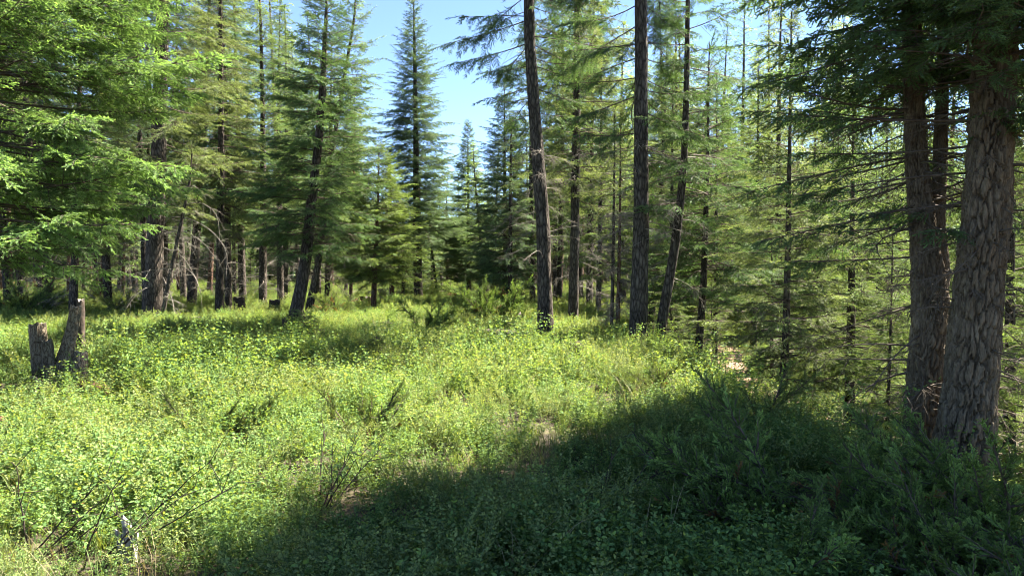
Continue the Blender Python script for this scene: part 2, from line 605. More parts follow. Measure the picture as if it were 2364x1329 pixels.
def trunk_mesh(name, ax, sides=12, flare=0.35, rough=0.05, seed=0, plates=None):
    """ax (n,4): x,y,z,r from base upward"""
    r_ = np.random.default_rng(seed)
    n = len(ax)
    th = np.arange(sides) * 2 * math.pi / sides
    z = ax[:, 2] - ax[0, 2]
    rad = ax[:, 3][:, None] * np.ones(sides)[None]
    base_r = ax[0, 3]
    lob = 0.5 + 0.5 * np.sin(th * 5 + r_.uniform(0, 6)) * 0.8 + 0.2 * np.sin(th * 3 + 1)
    rad = rad * (1 + flare * np.exp(-z / (1.1 * base_r + 0.12))[:, None] * lob[None])
    ph = r_.uniform(0, 6, 6)
    wob = np.sin(3 * th[None] + z[:, None] * 2.1 + ph[0]) * .5 + np.sin(5 * th[None] - z[:, None] * 3.7 + ph[1]) * .35 + np.sin(2 * th[None] + z[:, None] * 5.3 + ph[2]) * .4
    rad = rad * (1 + rough * wob)
    if plates:
        cw, ch, dep, zmax = plates
        ncell = int(2 * math.pi * base_r / cw) + 2
        u = (th[None] * base_r + 0 * z[:, None]) / cw
        v = (z[:, None] + 0 * th[None]) / ch
        u = u + 0.22 * np.sin(v * 2.3 + th[None] * 3) + .1 * np.sin(v * 5.1 + th[None] * 5)
        v = v + .12 * np.sin(th[None] * 23 + v * 3) + .08 * np.sin(th[None] * 41)
        per = 2 * math.pi * base_r / cw
        nr = int(z.max() / ch) + 3
        su = np.repeat(np.arange(ncell), nr) / ncell * per + r_.uniform(-.42, .42, ncell * nr)
        sv = np.tile(np.arange(nr), ncell) + np.repeat(r_.uniform(0, 1, ncell), nr) + r_.uniform(-.5, .5, ncell * nr) - 1
        kp = r_.random(ncell * nr) < .82
        su, sv = su[kp], sv[kp]
        d = np.zeros(u.shape)
        for i in range(n):
            near = np.abs(sv - v[i].mean()) < 2.4
            du = u[i][:, None] - su[near][None]
            du = du - per * np.round(du / per)
            dd = np.sqrt(du ** 2 + (v[i][:, None] - sv[near][None]) ** 2)
            dd.sort(1)
            d[i] = dd[:, 1] - dd[:, 0]
        hgt = np.sin(th[None] * 7 + v * 1.3) * np.sin(v * 2.1 - th[None] * 4)
        rad = rad + dep * (sstep(d / 0.26) * (1 + .2 * hgt) - 0.85) + 0.006 * np.sin(th[None] * 37 + z[:, None] * 29) * np.sin(z[:, None] * 61 + th[None] * 11)
    v = np.stack([ax[:, 0:1] + rad * np.cos(th), ax[:, 1:2] + rad * np.sin(th), ax[:, 2:3] + 0 * rad], -1)
    ix = np.arange(n * sides).reshape(n, sides)
    a, b = ix[:-1], ix[1:]
    f = np.stack([a, np.roll(a, -1, 1), np.roll(b, -1, 1), b], -1).reshape(-1, 4)
    return mesh_np(name, v.reshape(-1, 3), f, 4, smooth=True)


# ------------------------------------------------------------------ conifer crowns
def boughs(foli, wood, axis, hs, az, L, el, cur, rg, sp2=0.12, sp3=0.06, sl=0.12, sw=0.018, cross=True,
           droop=0.25, bare=0.2, wr=0.011, tint0=0.35, fill=1.0, l2=0.42, l2max=0.75, twigs=True, inst=None, big=1.0):
    """foliated branches. hs: heights on the axis, arrays per branch"""
    nb = len(hs)
    if nb == 0:
        return
    z = axis[:, 2]
    bx = np.interp(hs, z, axis[:, 0])
    by = np.interp(hs, z, axis[:, 1])
    br = np.interp(hs, z, axis[:, 3])
    base = np.stack([bx + np.cos(az) * br * .6, by + np.sin(az) * br * .6, hs], -1)
    H = np.stack([np.cos(az), np.sin(az), 0 * az], -1)
    S = np.stack([-np.sin(az), np.cos(az), 0 * az], -1)
    U = np.array([0, 0, 1.0])
    ce, se = np.cos(el), np.sin(el)
    wig = rg.normal(0, 0.05, nb)

    def pos(b, s):
        s = s[..., None]
        Lb = L[b][..., None]
        return base[b] + Lb * (H[b] * (ce[b][..., None] * s) + U * (se[b][..., None] * s + cur[b][..., None] * s * s) + S[b] * (wig[b][..., None] * np.sin(s * 5)))

    bi = np.arange(nb)
    ss = np.linspace(0, 1, 7)
    pts = pos(np.repeat(bi[:, None], 7, 1), np.repeat(ss[None], nb, 0))
    rad = (wr * np.sqrt(np.maximum(L, .2) / 2.0))[:, None] * (1.15 - ss)[None] + 0.002
    wood.tubes(pts, rad, 4)
    # secondaries
    n2 = np.maximum(2, (L / sp2 * fill)).astype(int) * 2
    b = np.repeat(bi, n2)
    k = np.arange(len(b)) - np.repeat(np.cumsum(n2) - n2, n2)
    s = 0.12 + 0.88 * (k // 2 + rg.uniform(0.1, .9, len(b))) / (n2[b] / 2)
    side = np.where(k % 2 == 0, 1.0, -1.0)
    ll = np.minimum(l2max, (0.14 + l2 * L[b] * np.clip(1.02 - s, 0, 1) ** 0.85 * np.clip(s * 3.2, 0.25, 1))) * rg.uniform(.6, 1.15, len(b))
    p = pos(b, s)
    e = 0.02
    T = norm(pos(b, s + e) - p)
    ang = rg.normal(0.95, .16, len(b)) * (1 - 0.25 * s)
    hang = droop * rg.uniform(.3, 1.5, len(b))
    d2 = norm(T * np.cos(ang)[:, None] + S[b] * (side * np.sin(ang))[:, None] + U * (-hang * .7)[:, None] + rg.normal(0, .17, (len(b), 3)))
    if inst is not None:
        live = s > bare * rg.uniform(.6, 1.5, len(b))
        j = np.nonzero(live)[0]
        ls_ = ll[j] / big
        cls = np.argmin(np.abs(np.log(ls_[:, None] / np.array(SPLEN)[None])), 1)
        roll = rg.normal(0, .42, len(j))
        yv = norm(np.cross(np.repeat(U[None], len(j), 0), d2[j]))
        yv = yv * np.cos(roll)[:, None] + np.cross(d2[j], yv) * np.sin(roll)[:, None]
        inst.append((p[j], euler_of(d2[j], yv), np.clip(ll[j] / np.array(SPLEN)[cls], .6 * big, 1.5 * big), cls * 3 + rg.integers(0, 3, len(j))))
        k0 = np.nonzero(~live)[0]
        tq = np.array([0, 1.0])
        if twigs and len(k0):
            wood.tubes(p[k0][:, None] + d2[k0][:, None] * (ll[k0][:, None] * tq)[..., None], np.repeat(np.array([[.004, .0015]]), len(k0), 0), 3)
        # tip of the branch itself
        ti = np.clip(.5 * L, .15, .5)
        cls = np.argmin(np.abs(np.log(ti[:, None] / np.array(SPLEN)[None])), 1)
        one = np.ones(nb)
        Tt = norm(pos(bi, one) - pos(bi, one * .9))
        inst.append((pos(bi, one * .92), euler_of(Tt, S), ti / np.array(SPLEN)[cls] * big, cls * 3 + rg.integers(0, 3, nb)))
        return
    tq = np.array([0, .5, 1.0])
    sag = -droop * 0.6
    p2 = p[:, None] + d2[:, None] * (ll[:, None] * tq)[..., None] + U * (sag * ll[:, None] * tq ** 2)[..., None]
    if twigs:
        wood.tubes(p2, np.repeat(np.array([[.0045, .003, .0015]]), len(p2), 0), 3)
    # shoots
    live = (s > bare * rg.uniform(.6, 1.5, len(b)))
    sel = np.nonzero(live)[0]
    n3 = np.maximum(2, (ll[sel] / sp3)).astype(int) * 2 + 1
    q = np.repeat(sel, n3)
    k3 = np.arange(len(q)) - np.repeat(np.cumsum(n3) - n3, n3)
    nn = np.repeat(n3, n3)
    tip = k3 == nn - 1
    t = np.where(tip, 0.96, 0.12 + 0.85 * (k3 // 2 + rg.uniform(0, 1, len(q))) / (nn // 2))
    sd = np.where(k3 % 2 == 0, 1.0, -1.0)
    o = p[q] + d2[q] * (ll[q] * t)[:, None] + U * (sag * ll[q] * t * t)[:, None]
    t2 = norm(d2[q] + U * (2 * sag * t)[:, None])
    S2 = norm(np.cross(t2, np.repeat(U[None], len(q), 0)) + rg.normal(0, .15, (len(q), 3)))
    a3 = np.where(tip, 0, rg.normal(.8, .18, len(q)))
    d3 = norm(t2 * np.cos(a3)[:, None] + S2 * (sd * np.sin(a3))[:, None] + U * (-0.22 * droop - rg.uniform(-.15, .3, len(q)))[:, None] + rg.normal(0, .12, (len(q), 3)))
    ln = sl * rg.uniform(.65, 1.25, len(q)) * (1.1 - .35 * t)
    wd = sw * rg.uniform(.75, 1.3, len(q))
    nrm = norm(np.cross(d3, norm(rg.normal(0, .55, (len(q), 3)) + U)))
    tint = np.clip(tint0 + 0.35 * (s[q] - .5) + 0.25 * (t - .5) + rg.normal(0, .16, len(q)) + np.repeat(rg.normal(0, .1, nb), 1)[b[q]], 0, 1)
    foli.kites(o, d3, nrm, ln, wd, tint)
    if cross:
        foli.kites(o, d3, np.cross(d3, nrm), ln * .95, wd * .8, tint)


def dead_limbs(wood, axis, hs, az, L, el, cur, rg, r0=0.012, twn=7, fine=True):
    """bare grey limbs with fine curved twigs"""
    nb = len(hs)
    if nb == 0:
        return
    z = axis[:, 2]
    br = np.interp(hs, z, axis[:, 3])
    base = np.stack([np.interp(hs, z, axis[:, 0]) + np.cos(az) * br * .6, np.interp(hs, z, axis[:, 1]) + np.sin(az) * br * .6, hs], -1)
    H = np.stack([np.cos(az), np.sin(az), 0 * az], -1)
    S = np.stack([-np.sin(az), np.cos(az), 0 * az], -1)
    U = np.array([0, 0, 1.0])
    ss = np.linspace(0, 1, 7)
    wig = rg.normal(0, .07, nb)

    def pos(b, s):
        s = s[..., None]
        return base[b] + L[b][..., None] * (H[b] * np.cos(el[b])[..., None] * s + U * (np.sin(el[b])[..., None] * s + cur[b][..., None] * s * s) + S[b] * (wig[b][..., None] * np.sin(4 * s)))
    bi = np.arange(nb)
    pts = pos(np.repeat(bi[:, None], 7, 1), np.repeat(ss[None], nb, 0))
    wood.tubes(pts, (r0 * np.sqrt(L / 1.5))[:, None] * (1.1 - ss)[None] + .0012, 4, 0.3)
    b = np.repeat(bi, twn)
    s = rg.uniform(.2, 1, len(b))
    p = pos(b, s)
    ll = rg.uniform(.12, .5, len(b)) * np.clip(L[b], .4, 1.6) * .7
    d = norm(H[b] * rg.uniform(.2, .9, len(b))[:, None] + S[b] * rg.uniform(-1, 1, len(b))[:, None] + U * rg.uniform(-.7, .35, len(b))[:, None])
    tq = np.array([0, .33, .67, 1.0])
    p2 = p[:, None] + d[:, None] * (ll[:, None] * tq)[..., None] + U * (-.4 * ll[:, None] * tq ** 2)[..., None]
    wood.tubes(p2, np.repeat(np.array([[.0042, .0032, .0022, .0012]]), len(p2), 0), 3, 0.4)
    if fine:
        c = np.repeat(np.arange(len(b)), 3)
        t = rg.uniform(.2, 1, len(c))
        q = p[c] + d[c] * (ll[c] * t)[:, None] + U * (-.4 * ll[c] * t * t)[:, None]
        dd = norm(d[c] * .6 + rg.normal(0, .6, (len(c), 3)) - U * .3)
        l3 = rg.uniform(.06, .22, len(c))
        p3 = q[:, None] + dd[:, None] * (l3[:, None] * np.array([0, .5, 1.0]))[..., None] + U * (-.25 * l3[:, None] * np.array([0, .25, 1.0]))[..., None]
        wood.tubes(p3, np.repeat(np.array([[.0026, .002, .001]]), len(p3), 0), 3, 0.45)


def profile(u, shape):
    if shape == 'cone':
        return np.clip(1 - u, 0, 1) ** 0.8 * np.clip(.55 + u * 3.2, .0, 1) + .03
    if shape == 'spire':
        return np.clip(1 - u, 0, 1) ** 0.85 * np.clip(.6 + u * 4, 0, 1) + .04
    if shape == 'pillar':
        return (np.clip(1 - u, 0, 1) ** 0.5) * np.clip(.6 + u * 3, 0, 1) + .04
    return 1 - u


def build_conifer(name, axis, H, hb, R, rg, shape='cone', mat='fir', bark='bark', hvis=99, whorl=0.32, per=5, droop=.25,
                  el_lo=-.15, el_hi=.55, dead_from=None, dead_n=0, dead_L=1.1, sides=12, cross=True, k=1.0, tint0=.4, mode='inst',
                  label='', cat='tree', group=None, loc=(0, 0, 0), plates=None, keep=None, bare=.3, flare=.35, dead_mat='dead',
                  name_root='fir_tree', dens=1.0, l2=.42, l2max=.75, trunk_seed=0, hb_jit=0.0):
    """one tree with its parts: trunk, branch wood, foliage crown, dead lower limbs"""
    root = thing(name_root, loc, label, cat, group)
    add("trunk", trunk_mesh("trunk", axis, sides=sides, seed=trunk_seed, plates=plates, flare=flare), M[bark], root)
    fo, wo_ = Soup(), Soup()
    hs, az, L, el, cur = [], [], [], [], []
    h = hb
    while h < H - .15:
        u = (h - hb) / (H - hb)
        n = max(2, int(round(per * (1 - .35 * u) * rg.uniform(.75, 1.2))))
        a0 = rg.uniform(0, 6.28)
        for i in range(n):
            hs.append(h + rg.uniform(-.13, .13))
            az.append(a0 + i * 6.283 / n + rg.uniform(-.35, .35))
            L.append(max(.12, R * float(profile(np.array(u), shape)) * rg.uniform(.48, 1.15)))
            e = el_lo + (el_hi - el_lo) * u ** 1.2
            el.append(e + rg.normal(0, .09))
            cur.append(rg.normal(-.06 if u < .6 else .03, .07) + (.12 if u < .35 else 0))
        h += whorl * rg.uniform(.75, 1.25) * (1 - .35 * u)
    hs, az, L, el, cur = map(np.array, (hs, az, L, el, cur))
    if keep is not None:
        m = keep(hs, az)
        hs, az, L, el, cur = hs[m], az[m], L[m], el[m], cur[m]
    tip = np.array([[np.interp(H, axis[:, 2], axis[:, 0]), np.interp(H, axis[:, 2], axis[:, 1]), H - .25]])
    if mode == 'inst':
        inst = []
        lo = hs <= hvis
        boughs(None, wo_, axis, hs[lo], az[lo], L[lo], el[lo], cur[lo], rg, sp2=.115 * k / dens, droop=droop, bare=bare, l2=l2, l2max=l2max, inst=inst, big=k ** .9)
        hi = ~lo
        boughs(None, wo_, axis, hs[hi], az[hi], L[hi], el[hi], cur[hi], rg, sp2=.14, droop=droop, inst=inst, big=1.3, l2=.5, twigs=False)
        m = 3
        inst.append((np.repeat(tip - (0, 0, .1), m, 0), euler_of(np.stack([rg.normal(0, .2, m), rg.normal(0, .2, m), np.ones(m)], -1), rg.normal(0, 1, (m, 3))), np.full(m, 1.3), rg.integers(3, 6, m)))
        cr = scatter("crown", sprays_for(mat), *[np.concatenate([i[c] for i in inst]) for c in range(4)], parent=root)
    else:
        boughs(fo, wo_, axis, hs, az, L, el, cur, rg, sp2=.115 * k / dens, sp3=.045 * k, sl=.12 * k ** .7, sw=.0125 * k ** .8,
               cross=cross, droop=droop, tint0=tint0, bare=bare, l2=l2, l2max=l2max, twigs=False)
        m = 14
        dd = norm(np.stack([rg.normal(0, .35, m), rg.normal(0, .35, m), np.ones(m)], -1))
        fo.kites(np.repeat(tip, m, 0), dd, norm(rg.normal(0, 1, (m, 3))), np.full(m, .3), np.full(m, .03), np.full(m, .5))
        cr = add("crown", fo.mesh("crown"), M[mat], root)
        cr["kind"] = "stuff"
    add("branches", wo_.mesh("branches"), M['twig'], root)["kind"] = "stuff"
    if dead_n:
        de = Soup()
        hh = rg.uniform(dead_from, hb + hb_jit, dead_n)
        dead_limbs(de, axis, hh, rg.uniform(0, 6.28, dead_n), rg.uniform(.35, 1, dead_n) * dead_L, rg.normal(-.05, .2, dead_n), rg.normal(-.22, .12, dead_n), rg, twn=9 if k < 1.4 else 6, fine=k < 1.5)
        add("dead_branches", de.mesh("dead_branches"), M[dead_mat], root)["kind"] = "stuff"
    return root


def straight_axis(H, r, bend=0.1, rg=None, n=40):
    z = np.linspace(0, H, n)
    u = z / H
    a = rg.uniform(0, 6.28)
    off = bend * np.sin(u * 2.2 + rg.uniform(-.5, .5)) - bend * math.sin(0)
    off = off - off[0]
    rad = r * np.clip(1 - u, 0, 1) ** .85 + .008
    z = z.copy()
    z[0] = -0.25
    return np.stack([off * math.cos(a), off * math.sin(a), z, rad], -1)


def pixel_axis(ctrl, d, H, rtop=.01, n=70):
    """ctrl: list of (px, py, width_px), base first, on the plane y = d. Continued straight up to height H.
    returns base location and local axis"""
    pts = []
    for px, py, wd in ctrl:
        q = P(px, py, d)
        pts.append((q.x, 0, q.z, wd * d / FPX / 2))
    base = np.array(pts[0])
    zb = gz(base[0], d)
    loc = (base[0], d, zb)
    c = np.array(pts)
    c[:, 0] -= base[0]
    c[:, 2] -= zb
    # foot below the cover
    if c[0, 2] > 0.02:
        sl = (c[1] - c[0]) / max(c[1, 2] - c[0, 2], .01)
        foot = c[0] - sl * (c[0, 2] + .3)
        foot[3] = c[0, 3] * 1.02
        c = np.vstack([foot, c])
    else:
        c[0, 2] = -.3
    if c[-1, 2] < H - .5:
        sl = (c[-1] - c[-2]) / max(c[-1, 2] - c[-2, 2], .01)
        top = c[-1].copy()
        dz = H - top[2]
        top[0] += sl[0] * dz * .4
        top[2] = H
        top[3] = rtop
        mid = (c[-1] + top) / 2
        mid[0] = c[-1, 0] + sl[0] * dz * .28
        mid[3] = max(rtop, c[-1, 3] * .55)
        c = np.vstack([c, mid, top])
    return loc, spline(c, n)

# ------------------------------------------------------------------ the trees that can be singled out

# big leaning trunk at the right, bark in plates
loc, ax = pixel_axis([(2222, 1050, 122), (2238, 900, 108), (2262, 650, 98), (2282, 400, 90), (2293, 200, 84), (2302, 0, 78)], 7.4, 11.5, n=640)
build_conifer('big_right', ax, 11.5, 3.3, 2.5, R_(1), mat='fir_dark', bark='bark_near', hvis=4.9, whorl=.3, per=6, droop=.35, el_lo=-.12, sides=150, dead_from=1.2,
              dead_n=30, dead_L=.8, dead_mat='dead_brown', plates=(.062, .21, .065, 6), loc=loc, k=.8, tint0=.3, flare=.25, bare=.5, dens=.8, keep=lambda h, a: ~((np.sin(a) < -.1) & (h < 4.3) & (np.sin(h * 37) < .75)), trunk_seed=3, hb_jit=1.0,
              label="thick leaning fir trunk with deeply plated brown bark behind the junipers")
# twin-stemmed neighbour
loc, ax = pixel_axis([(2133, 1020, 86), (2140, 850, 80), (2146, 700, 74), (2128, 500, 52), (2117, 380, 44), (2110, 200, 40), (2102, 0, 36)], 8.2, 10, n=500)
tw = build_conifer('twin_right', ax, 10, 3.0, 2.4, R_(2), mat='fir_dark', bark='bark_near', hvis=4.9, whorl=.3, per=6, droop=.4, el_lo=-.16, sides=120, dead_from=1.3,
                   dead_n=60, dead_L=1.25, dead_mat='dead_brown', plates=(.048, .17, .045, 6), loc=loc, k=.8, tint0=.32, bare=.55, dens=.7, keep=lambda h, a: ~((np.sin(a) < -.2) & (h < 4.6) & (np.sin(h * 37) < .7)), trunk_seed=4, hb_jit=1.6,
                   label="slimmer twin-stemmed fir with a tangle of bare twigs beside the thick leaning trunk")
b2 = np.array([[P(px, py, 8.3).x - loc[0], .12, P(px, py, 8.3).z - loc[2], wd * 8.3 / FPX / 2] for px, py, wd in [(2160, 760, 30), (2172, 640, 40), (2166, 520, 34), (2172, 400, 30), (2178, 200, 26), (2182, 0, 22)]])
add("second_stem", trunk_mesh("second_stem", spline(b2, 160), sides=40, flare=0, seed=9, plates=(.05, .12, .012, 6)), M['bark_near'], tw)

# tree at the left border: only its boughs reach into the picture
loc, ax = pixel_axis([(-62, 850, 66), (-60, 500, 58), (-58, 0, 50)], 9.3, 14, n=60)
build_conifer('left_border', ax, 14, 1.75, 2.95, R_(3), mat='fir_sunlit', hvis=5.6, whorl=.2, per=7, droop=.28, el_lo=-.10, dead_from=1.2, dead_n=26, dead_L=1.4, loc=loc, k=1.0, tint0=.62, bare=.35,
              hb_jit=2.5, label="full fir with pale green drooping boughs reaching over the broken stump")

# big dark trunk with arching dead limbs
loc, ax = pixel_axis([(352, 745, 46), (355, 620, 40), (362, 480, 36), (370, 200, 30), (376, 0, 26)], 22.5, 19, n=90)
t1 = build_conifer('dead_limb_fir', ax, 19, 3.6, 2.6, R_(4), mat='fir_yellow', hvis=10.5, whorl=.34, per=5, droop=.4, el_lo=-.25, dead_from=1.0, dead_n=20, dead_L=1.6, loc=loc, k=1.2, tint0=.45,
                   label="stout dark-trunked fir with pale arching dead limbs at the clearing edge")
arch = [[(378, 502), (440, 505), (500, 535), (538, 580), (545, 625)], [(376, 540), (430, 535), (480, 560), (520, 600)], [(372, 700), (352, 690), (330, 670), (300, 672), (278, 698)],
        [(376, 660), (410, 640), (440, 600), (458, 560)], [(374, 570), (420, 590), (455, 640), (470, 680)], [(376, 520), (420, 480), (470, 470), (510, 500), (520, 560)], [(376, 610), (420, 610), (462, 630), (490, 668)],
        [(374, 480), (410, 440), (450, 430), (480, 460)], [(376, 640), (400, 670), (420, 700), (432, 722)]]
rg = R_(44)
for c in arch:
    sp_ = Soup()
    dz = rg.uniform(-.9, .3)
    pts = np.array([[P(x, y, 22.5).x - loc[0], dz * i / (len(c) - 1), P(x, y, 22.5).z - loc[2]] for i, (x, y) in enumerate(c)])
    q = spline(pts, 12)
    sp_.tubes(q[None], (.013 * (1.1 - np.linspace(0, 1, 12)))[None] + .004, 5)
    for j in range(16):
        i = rg.integers(2, 12)
        d = norm(rg.normal(0, 1, 3) * (1, .7, .8) - (0, 0, .35))
        l_ = rg.uniform(.2, .55)
        tq = np.linspace(0, 1, 4)[:, None]
        sp_.tubes((q[i] + d * l_ * tq - np.array([0, 0, .3 * l_]) * tq ** 2)[None], np.array([[.0045, .004, .003, .002]]), 3)
    add("dead_limb", sp_.mesh("dead_limb"), M['dead'], t1)

# thin leaning pole tree beside it
loc, ax = pixel_axis([(372, 745, 11), (392, 640, 10), (415, 530, 8), (436, 430, 6)], 21.6, 5.2, n=40)
build_conifer('pole', ax, 5.2, 3.4, .7, R_(5), hvis=9, whorl=.5, per=3, mat='fir_yellow', dead_from=.8, dead_n=16, dead_L=.8, loc=loc, k=1.4, sides=8, label="thin leaning dead pole against the stout dark-trunked fir", name_root='dead_sapling')

# leaning tree in the middle left
loc, ax = pixel_axis([(672, 768, 36), (690, 690, 30), (705, 600, 27), (718, 480, 24), (735, 330, 19), (745, 200, 15), (752, 60, 9)], 18.5, 8.9, n=90)
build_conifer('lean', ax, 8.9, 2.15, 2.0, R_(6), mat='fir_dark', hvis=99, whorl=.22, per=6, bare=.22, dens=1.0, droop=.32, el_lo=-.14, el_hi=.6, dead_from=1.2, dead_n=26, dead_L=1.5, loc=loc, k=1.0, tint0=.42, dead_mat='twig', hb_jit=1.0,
              label="dark fir with a leaning black trunk in the middle of the clearing")
# second leaner behind it
loc, ax = pixel_axis([(714, 712, 19), (732, 620, 16), (748, 500, 13), (775, 300, 10), (815, 60, 6)], 26.5, 11.8, n=70)
build_conifer('lean2', ax, 11.8, 3.2, 2.0, R_(7), mat='fir', hvis=99, whorl=.3, per=6, droop=.3, dead_from=1.2, dead_n=14, dead_L=1.3, loc=loc, k=1.25, tint0=.5,
              label="slim fir leaning the same way, close behind the black leaning trunk")
# bright full fir right of the leaner
loc, ax = pixel_axis([(862, 718, 13), (866, 600, 11), (872, 480, 7)], 27.5, 6.2, n=50)
build_conifer('bright', ax, 6.2, 1.4, 2.1, R_(8), mat='sapling', hvis=99, whorl=.18, per=8, dens=1.2, droop=.3, loc=loc, k=1.25, tint0=.45, bark='bark_red', dead_from=.8, dead_n=8, dead_L=.7,
              label="bright green full fir on a thin reddish trunk beside the leaning fir")
# tall spire standing in the sky gap
loc, ax = pixel_axis([(966, 694, 21), (962, 500, 18), (960, 300, 12), (957, 120, 7), (955, 6, 2)], 38.0, 15.1, n=70)
build_conifer('spire', ax, 15.1, 3.0, 2.65, R_(9), shape='spire', mat='spruce', hvis=99, whorl=.25, per=7, droop=.3, el_lo=-.1, el_hi=.5, loc=loc, k=1.15, bare=.12, tint0=.42, dead_from=1.0, dead_n=10, dead_L=1.0,
              label="tall pointed blue-green spruce standing alone against the open sky", name_root='spruce_tree')
# small dark fir, right of centre
loc, ax = pixel_axis([(1178, 712, 10), (1178, 500, 8), (1180, 330, 4)], 27.5, 6.9, n=40)
build_conifer('small', ax, 6.9, 1.3, 1.35, R_(10), mat='spruce', hvis=99, whorl=.24, per=6, droop=.25, loc=loc, k=1.25, tint0=.5, label="small dark green fir on a thin trunk left of the curved bare trunk")
# curved bare trunk
loc, ax = pixel_axis([(1260, 785, 42), (1258, 680, 34), (1253, 520, 32), (1241, 350, 29), (1228, 180, 26), (1221, 0, 24)], 17.0, 19, n=110)
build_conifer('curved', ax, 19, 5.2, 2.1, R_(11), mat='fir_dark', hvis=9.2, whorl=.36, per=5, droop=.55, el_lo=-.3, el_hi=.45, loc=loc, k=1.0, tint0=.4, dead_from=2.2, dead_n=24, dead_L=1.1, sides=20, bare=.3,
              keep=lambda h, a: ~((np.sin(a) < -.45) & (h < 8.5)), label="tall gently curved bare trunk at the right end of the clearing")
# slim trunk behind
loc, ax = pixel_axis([(1322, 768, 26), (1326, 600, 22), (1328, 450, 20), (1331, 250, 17), (1333, 0, 14)], 20.5, 15.5, n=70)
build_conifer('slim', ax, 15.5, 3.6, 2.0, R_(12), mat='fir_yellow', hvis=10, whorl=.36, per=5, droop=.5, el_lo=-.2, loc=loc, k=1.15, tint0=.4, dead_from=1.2, dead_n=26, dead_L=1.3, hb_jit=2,
              label="slim dark trunk standing between the curved bare trunk and the straight one")
# straight thick trunk
loc, ax = pixel_axis([(1470, 808, 48), (1474, 740, 42), (1479, 560, 37), (1480, 380, 33), (1480, 180, 30), (1480, 0, 28)], 15.0, 19, n=110)
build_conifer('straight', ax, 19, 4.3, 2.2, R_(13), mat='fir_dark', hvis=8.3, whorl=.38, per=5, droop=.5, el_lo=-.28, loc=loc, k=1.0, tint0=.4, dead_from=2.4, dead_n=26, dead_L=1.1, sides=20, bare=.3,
              keep=lambda h, a: ~((np.sin(a) < -.35) & (h < 7.4)), label="straight thick grey-brown trunk at the edge of the slope")
# leaning slim trunk beside it
loc, ax = pixel_axis([(1514, 825, 27), (1532, 720, 24), (1556, 580, 22), (1574, 430, 18), (1582, 300, 15), (1586, 120, 12)], 15.3, 11, n=80)
build_conifer('lean3', ax, 11, 2.9, 1.5, R_(14), mat='fir_dark', hvis=9, whorl=.4, per=4, droop=.45, el_lo=-.2, loc=loc, k=1.0, tint0=.45, dead_from=1.6, dead_n=16, dead_L=1.2, sides=16, hb_jit=1.5,
              label="slim trunk leaning right beside the straight thick trunk")
# twin thin dark poles
for px, s_, lab in ((1410, 15, "thinner bare dark pole of a pair beside the straight trunk"), (1424, 16, "reddish thin pole close against the thinner dark pole")):
    loc, ax = pixel_axis([(px, 802, 9 if px == 1410 else 11), (px + 5, 620, 8), (px + 8, 420, 5)], 17.0, 5.2, n=40)
    build_conifer('pole', ax, 5.2, 3.0, .7, R_(s_), mat='fir_yellow', whorl=.4, per=4, loc=loc, k=1.3, dead_from=.5, dead_n=34, dead_L=.75, sides=8, bark='bark_red' if px == 1424 else 'bark', name_root='dead_sapling', label=lab)
# unseen full fir added right of the view to shade the foreground
ax = straight_axis(16, .2, .1, R_(61))
build_conifer('off', ax, 16, 4.7, 2.8, R_(61), mat='fir_dark', hvis=6.5, whorl=.26, per=7, droop=.4, loc=(5.8, 6.9, gz(5.8, 6.9)), k=1.0, dead_from=2.5, dead_n=8, dead_L=.6,
              label="high-crowned dark fir added out of view right of the thick leaning trunk for shade")
